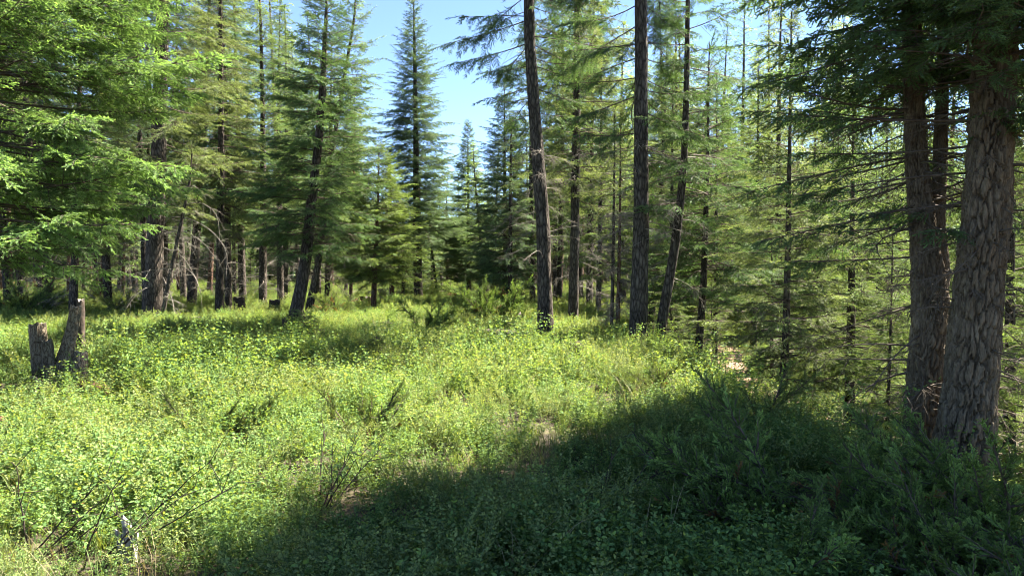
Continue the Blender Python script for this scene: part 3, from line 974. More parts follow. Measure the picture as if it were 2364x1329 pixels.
# trees on the falling ground
for px, py, wd, lean, d, H, hb, R, sd, mat, k, tint, lab, nm in [
    (1607, 862, 20, 14, 17.5, 8.0, 2.2, 1.9, 21, 'fir_dark', 1.1, .42, "dark-boughed fir just below the slope edge beyond the leaning slim trunk", 'fir_tree'),
    (1806, 935, 20, 8, 14.0, 7.8, 1.2, 1.6, 22, 'fir_yellow', 1.0, .40, "brown-trunked fir with thin grey twigs beside the needle-covered path", 'fir_tree'),
    (1650, 880, 14, 2, 24.0, 9.5, 1.4, 2.0, 23, 'sapling', 1.2, .40, "sunlit yellow-green fir rising behind the needle-covered path", 'fir_tree'),
    (1960, 960, 24, 4, 15.5, 6.8, 1.0, 2.1, 24, 'fir', 1.1, .45, "broad sunlit fir behind the twin-stemmed fir", 'fir_tree'),
    (2330, 990, 26, 2, 12.0, 6.2, 0.7, 2.0, 25, 'sapling', 1.0, .40, "bright sunlit fir showing past the thick leaning trunk", 'fir_tree'),
    (1782, 860, 10, 0, 21.0, 3.4, .3, .9, 26, 'fir_dark', 1.2, .35, "low dark fir spreading beside the needle-covered path", 'fir_tree'),
    (1545, 800, 14, 4, 24.0, 9.5, 1.6, 1.9, 27, 'fir_yellow', 1.25, .45, "yellow-green fir seen between the straight trunk and the slope", 'fir_tree'),
    (1380, 760, 14, 4, 25.5, 9.2, 1.6, 1.9, 28, 'fir', 1.3, .45, "light green fir behind the pair of thin poles", 'fir_tree'),
    (1168, 700, 14, -2, 33.0, 9.8, 1.2, 1.9, 29, 'spruce', 1.2, .42, "pointed dark spruce at the right rim of the sky gap", 'spruce_tree'),
    (1082, 685, 11, -1, 47.0, 10.8, 1.2, 2.0, 30, 'spruce', 1.15, .45, "small slender pointed spruce far back in the sky gap", 'spruce_tree'),
]:
    loc, ax = pixel_axis([(px, py, wd), (px + lean, py - 160, wd * max(.2, 1 - 160 * d / FPX / H) ** .8), (px + lean * 1.5, py - 320, wd * max(.12, 1 - 320 * d / FPX / H) ** .8)], d, H, n=50)
    build_conifer('slope', ax, H, hb, R, R_(sd), mat=mat, whorl=.3 if 'spruce' not in nm else .2, per=6 if 'spruce' not in nm else 8, droop=.4, el_lo=-.15, loc=loc, k=k, tint0=tint, dead_from=.5, dead_n=14, dead_L=1.2, hb_jit=1.2, label=lab, name_root=nm,
                  shape='spire' if 'spruce' in nm else 'cone', dens=1.0 if d < 30 else 1.3)

# ------------------------------------------------------------------ the stand behind: a few kinds of tree, copied
KINDS = [dict(H=17, hb=4.2, R=2.1, seed=101, mat='fir', shape='cone', r=.17, droop=.4), dict(H=15, hb=3.0, R=1.9, seed=102, mat='fir_yellow', shape='cone', r=.14, droop=.5, el_lo=-.25),
         dict(H=18, hb=4.5, R=1.9, seed=103, mat='spruce', shape='spire', r=.17, droop=.35), dict(H=16, hb=5.0, R=1.8, seed=104, mat='fir_dark', shape='pillar', r=.15, droop=.5, el_lo=-.3, dead_n=34),
         dict(H=12, hb=2.2, R=1.7, seed=105, mat='fir', shape='cone', r=.10, bark='bark_red', droop=.4), dict(H=7, hb=.5, R=1.5, seed=106, mat='sapling', shape='cone', r=.06, droop=.35, dead_n=4),
         dict(H=13, hb=7.5, R=1.2, seed=107, mat='fir_yellow', shape='pillar', r=.11, bark='bark_red', droop=.5, dead_n=30)]
LAB = ["tall green fir among the stand around the clearing", "yellow-green drooping fir among the stand around the clearing", "blue-green pointed spruce among the stand around the clearing",
       "dark fir with a high narrow crown among the stand around the clearing", "slender fir on a thin reddish trunk in the stand around the clearing", "young bright fir with boughs to the ground in the stand",
       "bare thin reddish pole with a small high crown in the stand"]
MADE = {}


def plant(i, x, y, h, rz, wid=1.0, tilt=(0, 0), label=None):
    near = y < 33
    kw = dict(KINDS[i])
    s = h / kw['H']
    loc = (x, y, gz(x, y) - .05)
    sc = (s * wid, s * wid, s)
    if (i, near) not in MADE:
        H, hb, R, seed, r = (kw.pop(q) for q in ('H', 'hb', 'R', 'seed', 'r'))
        kw.setdefault('dead_n', 26)
        t = build_conifer('kind', straight_axis(H, r, .25, R_(seed)), H, hb, R, R_(seed), whorl=.34, per=6, k=1.3 if near else 1.5, cross=False, mode='inst' if near else 'mesh', dead_from=.8, dead_L=1.5, hb_jit=1.5, sides=10,
                          label=LAB[i], group="conifers of the stand around the clearing", name_root='spruce_tree' if i == 2 else 'fir_tree', **kw)
        MADE[(i, near)] = t
        t.location = loc
        t.rotation_euler = (tilt[0], tilt[1], rz)
        t.scale = sc
    else:
        t = copy_thing(MADE[(i, near)], loc, rz, sc, LAB[i], tilt)
    if label:
        t["label"] = label
    return t


rb = random.Random(77)
spots = []
hero_xy = [(o.location.x, o.location.y) for o in C.objects if o.type == 'EMPTY' and o.parent is None and o.get("label")]


def free(x, y, dmin):
    return all((x - a) ** 2 + (y - b) ** 2 > dmin * dmin for a, b in spots) and all((x - a) ** 2 + (y - b) ** 2 > 1.3 ** 2 for a, b in hero_xy)


HAND = {505: "yellow-green fir whose trunk stands just right of the arching dead limbs", 526: "dark fir whose trunk stands close behind the yellow-green fir by the dead limbs", 606: "tall fir whose trunk stands left of the black leaning trunk",
        95: "dark fir behind the rounded juniper by the broken stump", 165: "yellow-green fir standing over the yellow-green juniper behind the broken stump", 20: "tall fir behind the pale green boughs over the stump",
        808: "slender fir just right of the two leaning trunks", 1560: "knee-high young fir below the leaning slim trunk", 1655: "small young fir left of the needle-covered path", 1880: "young bright fir right of the brown-trunked fir by the path",
        2050: "young bright fir showing left of the twin-stemmed fir", 2240: "young bright fir showing between the twin-stemmed fir and the thick leaning trunk", 2390: "young bright fir right of the thick leaning trunk beyond the junipers",
        930: "young bright fir left of the lone spruce's foot", 905: "slender fir close left of the lone blue-green spruce"}
# placed by hand: (kind, photo x of the foot, distance, height)
for i, px, d, h in [(1, 505, 25.5, 15), (3, 526, 27, 14), (0, 606, 28, 14), (0, 440, 31, 16), (2, 560, 36, 17), (0, 655, 34, 13.5), (4, 808, 31, 9.5), (1, 250, 30, 15), (3, 95, 27, 15), (1, 165, 24, 13), (0, 20, 28, 16), (4, 235, 33, 13),
                    (5, 930, 44, 6), (5, 1010, 47, 6.5), (4, 1035, 54, 8.5), (0, 1125, 44, 9.0), (4, 905, 37, 7.5), (2, 1000, 58, 8.5), (1, 1145, 52, 10.5), (5, 1105, 50, 4), (1, 1230, 30, 11.5), (0, 1290, 34, 14), (3, 1360, 30, 13), (1, 1440, 34, 13), (0, 1500, 29, 11.5), (1, 1620, 27, 10.5), (5, 1560, 20.5, 3.6), (5, 1655, 19, 3.0), (0, 1740, 30, 12), (0, 1700, 37, 17), (3, 1600, 40, 17), (1, 1790, 42, 18), (0, 1535, 44, 18), (2, 1660, 48, 18), (1, 1880, 44, 18), (1, 1850, 25, 8.5), (2, 1905, 30, 9.5),
                    (5, 1880, 17.5, 4.2), (0, 2060, 21, 7.5), (5, 2050, 13.0, 4.0), (4, 2180, 17, 6.5), (5, 2240, 15, 5.0), (0, 2290, 20, 7.5), (5, 2390, 9.6, 4.6), (4, 2420, 13, 6)]:
    x = (px - 1182) / FPX * d
    spots.append((x, d))
    plant(i, x, d, h, rb.uniform(0, 6.28), rb.uniform(.9, 1.2) * (1.6 if 880 < px < 1160 else 1.0), (rb.gauss(0, .02), rb.gauss(0, .03)), HAND.get(px))
n = 0
tries = 0
while n < 205 and tries < 12000:
    tries += 1
    d = 27 + 55 * rb.random() ** 1.15
    px = rb.uniform(-260, 2600)
    x = (px - 1182) / FPX * d
    if not free(x, d, (1.8 if px < 1250 or d > 34 else 3.0) + d * .006):
        continue
    h = rb.uniform(11, 18)
    if 820 < px < 1215:
        if d < 58:
            continue
        h = min(h, 1.7 + (620 - rb.uniform(330, 480)) / FPX * d)
    elif px < 900 and d < 30 and px > 620:
        continue
    if px > 1215:
        h = rb.uniform(8.5, 11) if d < 33 else rb.uniform(13, 18)
    i = rb.choices(range(7), [3, 3, 2, 3, 4, 1.2, 4])[0]
    if i == 5:
        h = rb.uniform(3, 6)
    spots.append((x, d))
    plant(i, x, d, h, rb.uniform(0, 6.28), rb.uniform(.85, 1.15), (rb.gauss(0, .02), rb.gauss(0, .03)))
    n += 1


# ------------------------------------------------------------------ instanced stuff
def leafy(seed, stems, h, spread, leaf, ln, dense, two=True):
    """broad-leaved low shrub: thin stems with paired oval leaves"""
    rg = R_(seed)
    s = Soup()
    for i in range(stems):
        a = rg.uniform(0, 6.28)
        r0 = rg.uniform(0, spread * .5)
        b = np.array([r0 * math.cos(a), r0 * math.sin(a), 0])
        a2 = a + rg.normal(0, .8)
        lean = rg.uniform(.1, .7)
        hh = h * rg.uniform(.55, 1.1)
        tip = b + np.array([math.cos(a2) * hh * lean, math.sin(a2) * hh * lean, hh])
        u = np.linspace(0, 1, 5)[:, None]
        pts = b + (tip - b) * u + np.array([0, 0, .12 * hh]) * (u * (1 - u)) * 4 * .5
        s.tubes(pts[None], np.array([[.0028, .0024, .002, .0016, .001]]), 3, .02)
        segs = [(pts, 1.0)]
        for _ in range(int(dense)):
            t0 = rg.uniform(.35, .9)
            p0 = b + (tip - b) * t0
            d = norm(rg.normal(0, 1, 3) * (1, 1, .35) + (0, 0, .5))
            l_ = hh * rg.uniform(.18, .4)
            q = p0 + d * l_ * u
            s.tubes(q[None], np.array([[.0018, .0016, .0014, .0012, .001]]), 3, .02)
            segs.append((q, .5))
        for q, wgt in segs:
            T = q[-1] - q[0]
            Lq = np.linalg.norm(T)
            T = T / Lq
            m = max(2, int(Lq / ln * (.8 if wgt == 1 else 1)))
            A = norm(np.cross(T, rg.normal(0, 1, 3)))
            for j in range(m):
                f = (.3 if wgt == 1 else .1) + (.95 - (.3 if wgt == 1 else .1)) * j / max(1, m - 1)
                o = q[0] + (q[-1] - q[0]) * f
                A = norm(A + rg.normal(0, .5, 3))
                for sg in (1, -1):
                    d = norm(A * sg * (1, 1, .35) + T * .45 + (0, 0, .12) + rg.normal(0, .18, 3))
                    L_ = leaf * rg.uniform(.65, 1.25)
                    up = norm(np.array([0, 0, 1.0]) + rg.normal(0, .35, 3))
                    sd = norm(np.cross(d, up))
                    nn = np.cross(sd, d)
                    fold = rg.uniform(.05, .35)
                    W = L_ * rg.uniform(.27, .36)
                    e1 = o + d * L_ * .08
                    v = np.array([e1, e1 + d * L_ * .3 + sd * W + nn * W * fold, e1 + d * L_ * .68 + sd * W * .82 + nn * W * fold, e1 + d * L_ - nn * L_ * .1,
                                  e1 + d * L_ * .68 - sd * W * .82 + nn * W * fold, e1 + d * L_ * .3 - sd * W + nn * W * fold])
                    t = np.clip(rg.normal(.5, .18) + .2 * (f - .5), 0, .93)
                    if rg.random() < .0025:
                        t = 1.0
                    elif rg.random() < .002:
                        t = .97
                    s.put(v, np.array([[0, 1, 2, 3], [0, 3, 4, 5]]), float(t))
    return s.mesh("leafy")


def tuft(seed, n, h, w):
    rg = R_(seed)
    s = Soup()
    for i in range(n):
        a = rg.uniform(0, 6.28)
        b = np.array([rg.normal(0, .05), rg.normal(0, .05), 0])
        hh = h * rg.uniform(.5, 1.1)
        out = np.array([math.cos(a), math.sin(a), 0]) * hh * rg.uniform(.15, .75)
        sd = np.array([-math.sin(a), math.cos(a), 0]) * w
        u = np.array([0, .4, .75, 1.0])
        c = b + out * (u ** 1.8)[:, None] + np.array([0, 0, hh]) * (u - .22 * u ** 3)[:, None]
        ww = np.array([.7, 1, .7, .08])[:, None]
        v = np.concatenate([c - sd * ww, c + sd * ww])
        f = np.array([[0, 1, 5, 4], [1, 2, 6, 5], [2, 3, 7, 6]])
        s.put(v, f, float(np.clip(rg.normal(.4, .22), 0, 1)))
    return s.mesh("tuft")


TEMPL = bpy.data.collections.new("cover_templates")
for sd in range(5):
    templ(TEMPL, leafy(200 + sd, 10, .42, .34, .028, .042, 3), M['shrub'])
templ(TEMPL, leafy(210, 14, .22, .36, .024, .035, 2), M['shrub'])
templ(TEMPL, tuft(220, 26, .42, .0035), M['grass'])
templ(TEMPL, tuft(221, 16, .55, .004), M['grass'])
templ(TEMPL, leafy(211, 7, .75, .25, .030, .05, 4), M['shrub'])          # tall shaggy stems
templ(TEMPL, leafy(212, 9, .5, .30, .022, .028, 4), M['forb'])           # fine-leaved forb
templ(TEMPL, tuft(222, 14, .62, .0022), M['straw'])                      # dry stalks

JCLEAR = [(-2.2, 4.2, .24), (1.75, 4.95, .75), (2.4, 4.4, .8), (2.2, 3.6, .6), (2.8, 5.2, .8), (2.6, 3.2, .6), (1.3, 3.7, .25), (2.4, 7.6, .5), (1.85, 9.9, .4), (.9, 5.9, .3), (1.2, 5.1, .35), (3.0, 4.4, .8)]
rg = R_(900)
pos, rot, scl, idx = [], [], [], []


def noise2(x, y):
    return (np.sin(x * 1.3 + 2 * np.sin(y * .7)) + np.sin(y * 1.7 + 1.6 * np.sin(x * .9 + 1)) + np.sin((x + y) * 2.9) * .6 + np.sin(x * .45 - y * .5 + 2)) / 3.6


for d0, d1, dens, sc0 in [(1.5, 5, 85, .72), (5, 9, 62, .82), (9, 14, 38, .95), (14, 20, 30, .95), (20, 30, 22, .95), (30, 48, 11, 1.05), (48, 80, 3.0, 1.5)]:
    wmax = .75 * d1 + 2.0
    m = int(dens * 2 * wmax * (d1 - d0))
    y = rg.uniform(d0, d1, m)
    x = rg.uniform(-wmax, wmax, m)
    nz = noise2(x, y)
    ok = (np.abs(x) < .73 * y + 1.6) & (rg.random(m) < np.clip(.95 + .35 * nz, .7, 1))
    # thin on the path and under the trees of the slope
    pd = np.min(np.hypot(x[:, None] - cx[None], y[:, None] - cyy[None]), 1)
    ok &= pd > .6
    ok &= ~((np.abs(x + 6.0) < .5) & (y > 9.0) & (y < 10.7) & (rg.random(m) < .85))
    for jx, jy, jr in JCLEAR:
        ok &= ~((np.hypot(x - jx, y - jy) < jr) & (rg.random(m) < .88))
    x, y, nz = x[ok], y[ok], nz[ok]
    z = ground(x, y) - .02
    low = (ground(x, y) < -.9) | (y > 34)
    m = len(x)
    i_ = rg.choice(11, m, p=[.13, .13, .13, .13, .12, .09, .07, .03, .06, .09, .02])
    n3 = noise2(x * 1.9 + 7, y * 2.1 - 3)
    fb = (n3 > .25) & (rg.random(m) < .55)
    i_[fb] = 9
    i_[(i_ == 8) & ((y > 15) | (y < 5.8))] = 5
    tl = (nz > .45) & (rg.random(m) < .2) & (y < 14) & (y > 5.8)
    i_[tl] = 8
    gr = (nz < -.25) & (rg.random(m) < .5)
    i_[gr] = rg.choice([5, 6, 7, 10], gr.sum(), p=[.4, .3, .2, .1])
    s_ = sc0 * np.clip(rg.uniform(.65, 1.2, m) * (1 + .42 * nz + .2 * n3), .4, 1.35) * np.where(low, .75, 1)
    pos.append(np.stack([x, y, z], -1))
    rot.append(np.stack([rg.normal(0, .14, m), rg.normal(0, .14, m), rg.uniform(0, 6.28, m)], -1))
    scl.append(s_)
    idx.append(i_)
uc = scatter("undergrowth", TEMPL, np.concatenate(pos), np.concatenate(rot), np.concatenate(scl), np.concatenate(idx))
tag(uc, "low leafy shrubs and grass covering the clearing floor", "undergrowth", kind="stuff")

# far wood that reads as one mass, beyond the single trees
FAR = bpy.data.collections.new("far_templates")
for sd, H, R, mt in ((301, 14, 1.7, 'fir'), (302, 16, 1.8, 'spruce'), (303, 12, 1.6, 'fir_yellow')):
    rg = R_(sd)
    ax = straight_axis(H, .16, .2, rg, 12)
    s = Soup()
    hs = np.sort(rg.uniform(.8, H - .3, 130))
    u = (hs - .8) / (H - .8)
    boughs(s, Soup(), ax, hs, rg.uniform(0, 6.28, 130), R * profile(u, 'cone') * rg.uniform(.7, 1.1, 130), -.2 + .7 * u, rg.normal(-.05, .08, 130), rg, sp2=.26, sp3=.17, sl=.3, sw=.06, cross=False, twigs=False, tint0=.45)
    tv, tf = tubes(ax[None, :, :3], ax[None, :, 3], 6)
    s.put(tv, tf, 0.0)
    templ(FAR, s.mesh("far_conifer"), M[mt])
rg = R_(33)
px = rg.uniform(-400, 2800, 2400)
d = 80 + 130 * rg.random(2400)
x = (px - 1182) / FPX * d
pos = np.stack([x, d, ground(x, d)], -1)
inn = (px > 820) & (px < 1215)
hs = np.where(inn, rg.uniform(.45, .72, 2400) * d / 140 + .15, rg.uniform(.8, 1.2, 2400))
fw = scatter("distant_wood", FAR, pos, np.stack([0 * px, 0 * px, rg.uniform(0, 6.28, 2400)], -1), hs, rg.integers(0, 3, 2400))
tag(fw, "distant conifer wood closing the view beyond the clearing", "wood", kind="stuff")

# ------------------------------------------------------------------ junipers
JLEN = .2
JUN = {}
for mt in ('juniper', 'juniper_sun'):
    JUN[mt] = bpy.data.collections.new("twigs_" + mt)
    for v in range(5):
        templ(JUN[mt], spray_mesh(1100 + v, JLEN, shoot=.052, nl=.013, nw=.0028, per=20, droop=-.1, sp=.024, core=.0048, radial=True), M[mt if v < 3 else 'rust'], M['twig'])

def juniper(name, loc, seed, stems, L, lean, mat, label, cat="juniper", group=None, dead=.04, k=1.0, spreadang=1.0, upright=.6):
    """spreading juniper: many stems rising from a base, lean = (x, y) common lean"""
    rg = R_(seed)
    root = thing(name, loc, label, cat, group)
    wd, inst = Soup(), []
    for i in range(stems):
        a = rg.uniform(0, 6.28)
        o = np.array([rg.normal(0, .10 * L), rg.normal(0, .10 * L), 0])
        v = np.array([math.cos(a) * spreadang * rg.uniform(.2, 1) + lean[0], math.sin(a) * spreadang * rg.uniform(.2, 1) + lean[1], upright * rg.uniform(.6, 1.2)])
        v = norm(v)
        l_ = L * rg.uniform(.6, 1.1)
        u = np.linspace(0, 1, 8)[:, None]
        curve = np.array([0, 0, .07 * l_]) * (u ** 2) + rg.normal(0, .05, 3) * l_ * np.sin(u * 3)
        pts = o + v * l_ * u + curve
        pts[0, 2] = -.05
        wd.tubes(pts[None], (.012 * math.sqrt(L) * (1.15 - u[:, 0]))[None] + .002, 5)
        nt = int(l_ / (.055 * k)) + 3
        f = .22 + .78 * (np.arange(nt) + rg.uniform(0, 1, nt)) / nt
        ip = np.stack([np.interp(f, u[:, 0], pts[:, c]) for c in range(3)], -1)
        d = norm(v * .75 + rg.normal(0, .55, (nt, 3)) + (0, 0, .15))
        ll = l_ * rg.uniform(.14, .32, nt) * (1.15 - .6 * f)
        q = ip[:, None] + d[:, None] * (ll[:, None] * np.array([0, .5, 1.0]))[..., None] + np.array([0, 0, .10]) * (ll[:, None] * np.array([0, .25, 1.0]))[..., None]
        wd.tubes(q, np.repeat(np.array([[.004, .003, .0015]]), nt, 0), 3)
        deadt = rg.random(nt) < dead
        ids = np.where(deadt, rg.integers(3, 5, nt), rg.integers(0, 3, nt))
        inst.append((ip, euler_of(d, rg.normal(0, 1, (nt, 3))), np.clip(ll / JLEN, .5, 1.5) * k ** .5, ids))
        # end of the stem and a second layer of short twigs
        m = nt
        f2 = .3 + .7 * rg.random(m)
        i2 = np.stack([np.interp(f2, u[:, 0], pts[:, c]) for c in range(3)], -1)
        inst.append((i2, euler_of(v + rg.normal(0, .45, (m, 3)), rg.normal(0, 1, (m, 3))), rg.uniform(.45, .85, m) * k ** .5, rg.integers(0, 3, m)))
        inst.append((pts[-1:], euler_of((pts[-1] - pts[-2])[None], rg.normal(0, 1, (1, 3))), np.array([.9]), np.array([0])))
    add("stems", wd.mesh("stems"), M['twig'], root)["kind"] = "stuff"
    scatter("foliage", JUN[mat], *[np.concatenate([i[c] for i in inst]) for c in range(4)], parent=root)
    return root


def jloc(x, y):
    return (x, y, gz(x, y))


JU = .32
J = "juniper mass in the shade below the big trunks"
juniper("juniper_bush", jloc(1.95, 4.95), 401, 44, .95, (-1.1, .1), 'juniper', "sprawling dark juniper whose boughs sweep up left toward the sunlit slope", group=J, upright=JU)
juniper("juniper_bush", jloc(2.65, 4.35), 402, 44, .85, (-.9, -.05), 'juniper', "dense dark juniper in front of the thick leaning trunk", group=J, dead=.06, upright=JU)
juniper("juniper_bush", jloc(2.35, 3.6), 403, 30, .75, (-.5, -.1), 'juniper', "shaded juniper with rusty dead sprigs nearest the grass tufts", group=J, dead=.08, upright=JU)
juniper("juniper_bush", jloc(3.0, 5.1), 404, 30, .8, (-.7, .0), 'juniper', "juniper hiding the foot of the twin-stemmed fir", group=J, upright=JU)
juniper("juniper_bush", jloc(2.75, 3.2), 405, 28, .75, (-.4, .0), 'juniper', "juniper with reddish stems right of the rusty-sprigged juniper", group=J, dead=.09, upright=JU)
juniper("juniper_bush", jloc(1.35, 3.7), 406, 12, .45, (-.1, .0), 'juniper', "small feathery juniper among shaded leaves left of the rusty-sprigged juniper", group=J, dead=.06, upright=JU)
juniper("juniper_bush", jloc(2.55, 7.6), 407, 26, .7, (-.6, .2), 'juniper_sun', "juniper on the slope rim half in sun beyond the sprawling dark juniper", group=J, dead=.06, upright=JU)
juniper("juniper_bush", jloc(1.95, 9.9), 408, 16, .6, (-.4, .1), 'juniper_sun', "sunlit bushy juniper on the slope rim below the straight trunk", dead=.05, upright=JU)
juniper("juniper_bush", jloc(1.0, 5.9), 409, 8, .5, (-.5, .2), 'juniper', "low dark juniper at the edge of shade and sun", dead=.03, upright=JU)
# sunlit ones over the clearing
for px, py, seed, st, L, ln_, lab, dd in [
    (545, 905, 411, 8, .7, (-.2, .1), "open juniper with orange-brown stems in the sunny shrubs right of the stump", .22),
    (850, 1010, 412, 8, .6, (.25, .0), "upright dark-stemmed juniper where sun meets the foreground shade", .12),
    (460, 1030, 413, 4, .65, (.5, .0), "thin juniper with one black leaning stem left of the dark-stemmed juniper", .04),
    (60, 735, 414, 30, 1.3, (.1, 0), "dense rounded juniper behind the broken stump", .05),
    (300, 735, 415, 24, 1.1, (.0, 0), "bushy juniper at the foot of the stout dark-trunked fir", .06),
    (1130, 748, 416, 26, 1.5, (.0, -.1), "wide spiky juniper left of the curved bare trunk", .02),
    (975, 772, 417, 12, 1.0, (.2, -.1), "low dark juniper in the band of shade across the clearing", .03),
    (760, 745, 418, 14, 1.0, (.3, 0), "reddish juniper just right of the leaning trunk's foot", .18),
    (1175, 690, 419, 18, 1.3, (0, 0), "yellowish juniper under the small dark green fir", .03),
    (250, 705, 420, 18, 1.1, (0, 0), "yellow-green juniper in front of the thin trunks", .08)]:
    dd_ = 1.62 * FPX / (py - 620)
    x = (px - 1182) / FPX * dd_
    far = dd_ > 15
    juniper("juniper_bush", jloc(x, dd_), seed, st, L, ln_, 'juniper_sun' if seed not in (417, 414, 416) else 'juniper', lab, dead=dd, k=1.7 if far else 1.0)

# ------------------------------------------------------------------ young firs in the cover
for px, py, H, seed, lab in [(700, 800, .75, 431, "bright fir seedling in front of the leaning trunk"), (1178, 815, .5, 432, "fir seedling at the near edge of the shade band"), (1000, 690, 1.5, 433, "bright young fir beside the foot of the lone spruce"),
                             (1330, 850, .42, 434, "tiny dark fir seedling below the curved bare trunk"), (1040, 700, 1.2, 435, "second bright young fir right of the lone spruce"), (868, 825, .5, 436, "fir seedling standing in sun left of the shade band"),
                             (1215, 800, .45, 437, "fir seedling below the mossy log"), (750, 690, 1.3, 438, "young yellow-green fir behind the leaning trunk")]:
    d = (1.7 if H > 1 else 1.5) * FPX / (py - 620)
    x = (px - 1182) / FPX * d
    ax = straight_axis(H, .012, .02, R_(seed), 12)
    root = thing("fir_seedling", (x, d, gz(x, d) + (.12 if H < 1 else 0)), lab, "seedling")
    ax[0, 2] = -.3
    add("trunk", trunk_mesh("trunk", ax, sides=6, flare=0), M['twig'], root)
    rg = R_(seed)
    fo, wd = Soup(), Soup()
    nb = 26
    hs = np.linspace(.1 * H, .96 * H, nb)
    boughs(fo, wd, ax, hs, np.arange(nb) * 2.4 + rg.normal(0, .2, nb), .55 * H * (1.02 - hs / H) + .05, np.full(nb, .25), np.full(nb, .0), rg, sp2=.06 * max(H, .6), sp3=.05, sl=.075 * max(.8, H ** .5), sw=.012, droop=.1, bare=.0, wr=.004, tint0=.6)
    add("branches", wd.mesh("branches"), M['twig'], root)["kind"] = "stuff"
    add("crown", fo.mesh("crown"), M['sapling'], root)["kind"] = "stuff"

# ------------------------------------------------------------------ stumps, logs, bare twigs
def stem_mesh(ctrl, n, sides, seed, top=True, rough=.09, jag=.0):
    """closed stem along ctrl (x,y,z,r): returns side mesh, top mesh"""
    rg = R_(seed)
    a = spline(np.array(ctrl), n)
    c = a[:, :3]
    T = norm(np.gradient(c, axis=0))
    ref = np.array([0, 1, 0.0]) if abs(T[0, 2]) > .5 else np.array([0, 0, 1.0])
    A = norm(np.cross(T, ref))
    B = np.cross(T, A)
    th = np.arange(sides) * 2 * math.pi / sides
    ph = rg.uniform(0, 6, 5)
    sdist = np.arange(n)[:, None] / n
    nz = np.sin(3 * th[None] + ph[0] + sdist * 5) * .5 + np.sin(5 * th[None] + ph[1] - sdist * 9) * .35 + np.sin(9 * th[None] + ph[2] + sdist * 17) * .25 + rg.normal(0, .25, (n, sides))
    rad = a[:, 3:4] * (1 + rough * nz)
    v = c[:, None] + rad[..., None] * (A[:, None] * np.cos(th)[None, :, None] + B[:, None] * np.sin(th)[None, :, None])
    if jag:
        v[-1, :, :] += T[-1] * (rg.uniform(-1, 1, sides)[:, None] * jag)
    ix = np.arange(n * sides).reshape(n, sides)
    p, q = ix[:-1], ix[1:]
    f = np.stack([p, np.roll(p, -1, 1), np.roll(q, -1, 1), q], -1).reshape(-1, 4)
    side = mesh_np("stem", v.reshape(-1, 3), f, 4, smooth=True)
    # recessed top: rim, inner ring, centre ring
    rim = v[-1]
    cen = rim.mean(0)
    r1 = cen + (rim - cen) * .6 - T[-1] * rg.uniform(0, .02, sides)[:, None]
    r2 = cen + (rim - cen) * .05 - T[-1] * .015
    tv = np.concatenate([rim, r1, r2])
    ix = np.arange(3 * sides).reshape(3, sides)
    p, q = ix[:-1], ix[1:]
    tf = np.stack([p, np.roll(p, -1, 1), np.roll(q, -1, 1), q], -1).reshape(-1, 4)
    return side, mesh_np("cut", tv, tf, 4)


D = 10.4
zb = gz(*P(140, 900, D).xy)
xb = P(140, 900, D).x
st = thing("broken_stump", (xb, D, zb), "weathered lichen-covered stump of four broken stems in the sunlit shrubs", "stump")
for ctrl, lab in (([(105, 925, 46, .0), (101, 870, 40, -.04), (96, 800, 37, -.04), (88, 748, 36, -.02)], None), ([(128, 925, 40, -.1), (124, 860, 34, -.1), (118, 785, 22, -.1)], None),
                  ([(140, 915, 70, 0), (140, 870, 48, 0), (153, 810, 32, .02), (164, 760, 26, .03), (171, 708, 24, .04)], None), ([(178, 925, 60, -.04), (180, 860, 42, .0), (184, 812, 28, .03)], None)):
    pts = []
    for px, py, wdt, dy in ctrl:
        q = P(px, py, D)
        pts.append((q.x - xb, dy, q.z - zb, wdt * D / FPX / 2))
    pts[0] = (pts[0][0], pts[0][1], -.1, pts[0][3])
    sd_, tp = stem_mesh(pts, 26, 20, int(ctrl[0][0]), jag=.03)
    s_o = add("stem", sd_, M['stump'], st)
    add("broken_top", tp, M['stump_top'], s_o)


def stump(px, py, wpx, hpx, mat, label, seed, lean=0.0, d=None, jag=.03, name="stump"):
    d = d or 1.55 * FPX / (py - 620)
    q = P(px, py, d)
    x = q.x
    z0 = gz(x, d)
    r = wpx * d / FPX / 2
    h = hpx * d / FPX + max(0, q.z - z0)
    o = thing(name, (x, d, z0), label, "stump")
    sd_, tp = stem_mesh([(0, 0, -.1, r * 1.35), (lean * .2, 0, h * .3, r * 1.05), (lean * .6, 0, h * .7, r * .97), (lean, 0, h, r * .92)], 14, 18, seed, rough=.1, jag=jag)
    add("stem", sd_, M[mat], o)
    add("broken_top", tp, M['stump_top'], o)
    return o


stump(186, 740, 18, 48, 'char', "dark short snag close behind the tall broken stem", 501, d=14.5, jag=.05)
stump(658, 768, 15, 34, 'char', "small black stub at the foot of the leaning trunk", 502, d=18.2, jag=.03)
stump(553, 712, 26, 26, 'char', "dark cut stump beside the paired trunks left of the leaner", 503, d=26)
stump(634, 712, 26, 20, 'char', "low black stump in shadow left of the leaning trunk", 504, d=26.5, jag=.05)
stump(768, 712, 11, 26, 'stump', "pale grey post-like stump right of the leaning trunk", 505, d=27)
stump(1196, 752, 20, 26, 'stump', "grey splintered stump left of the curved bare trunk", 506, lean=.1, d=20.5, jag=.09)
stump(840, 706, 40, 20, 'rotten', "reddish crumbling stump in sun behind the clearing", 507, d=31, jag=.06)


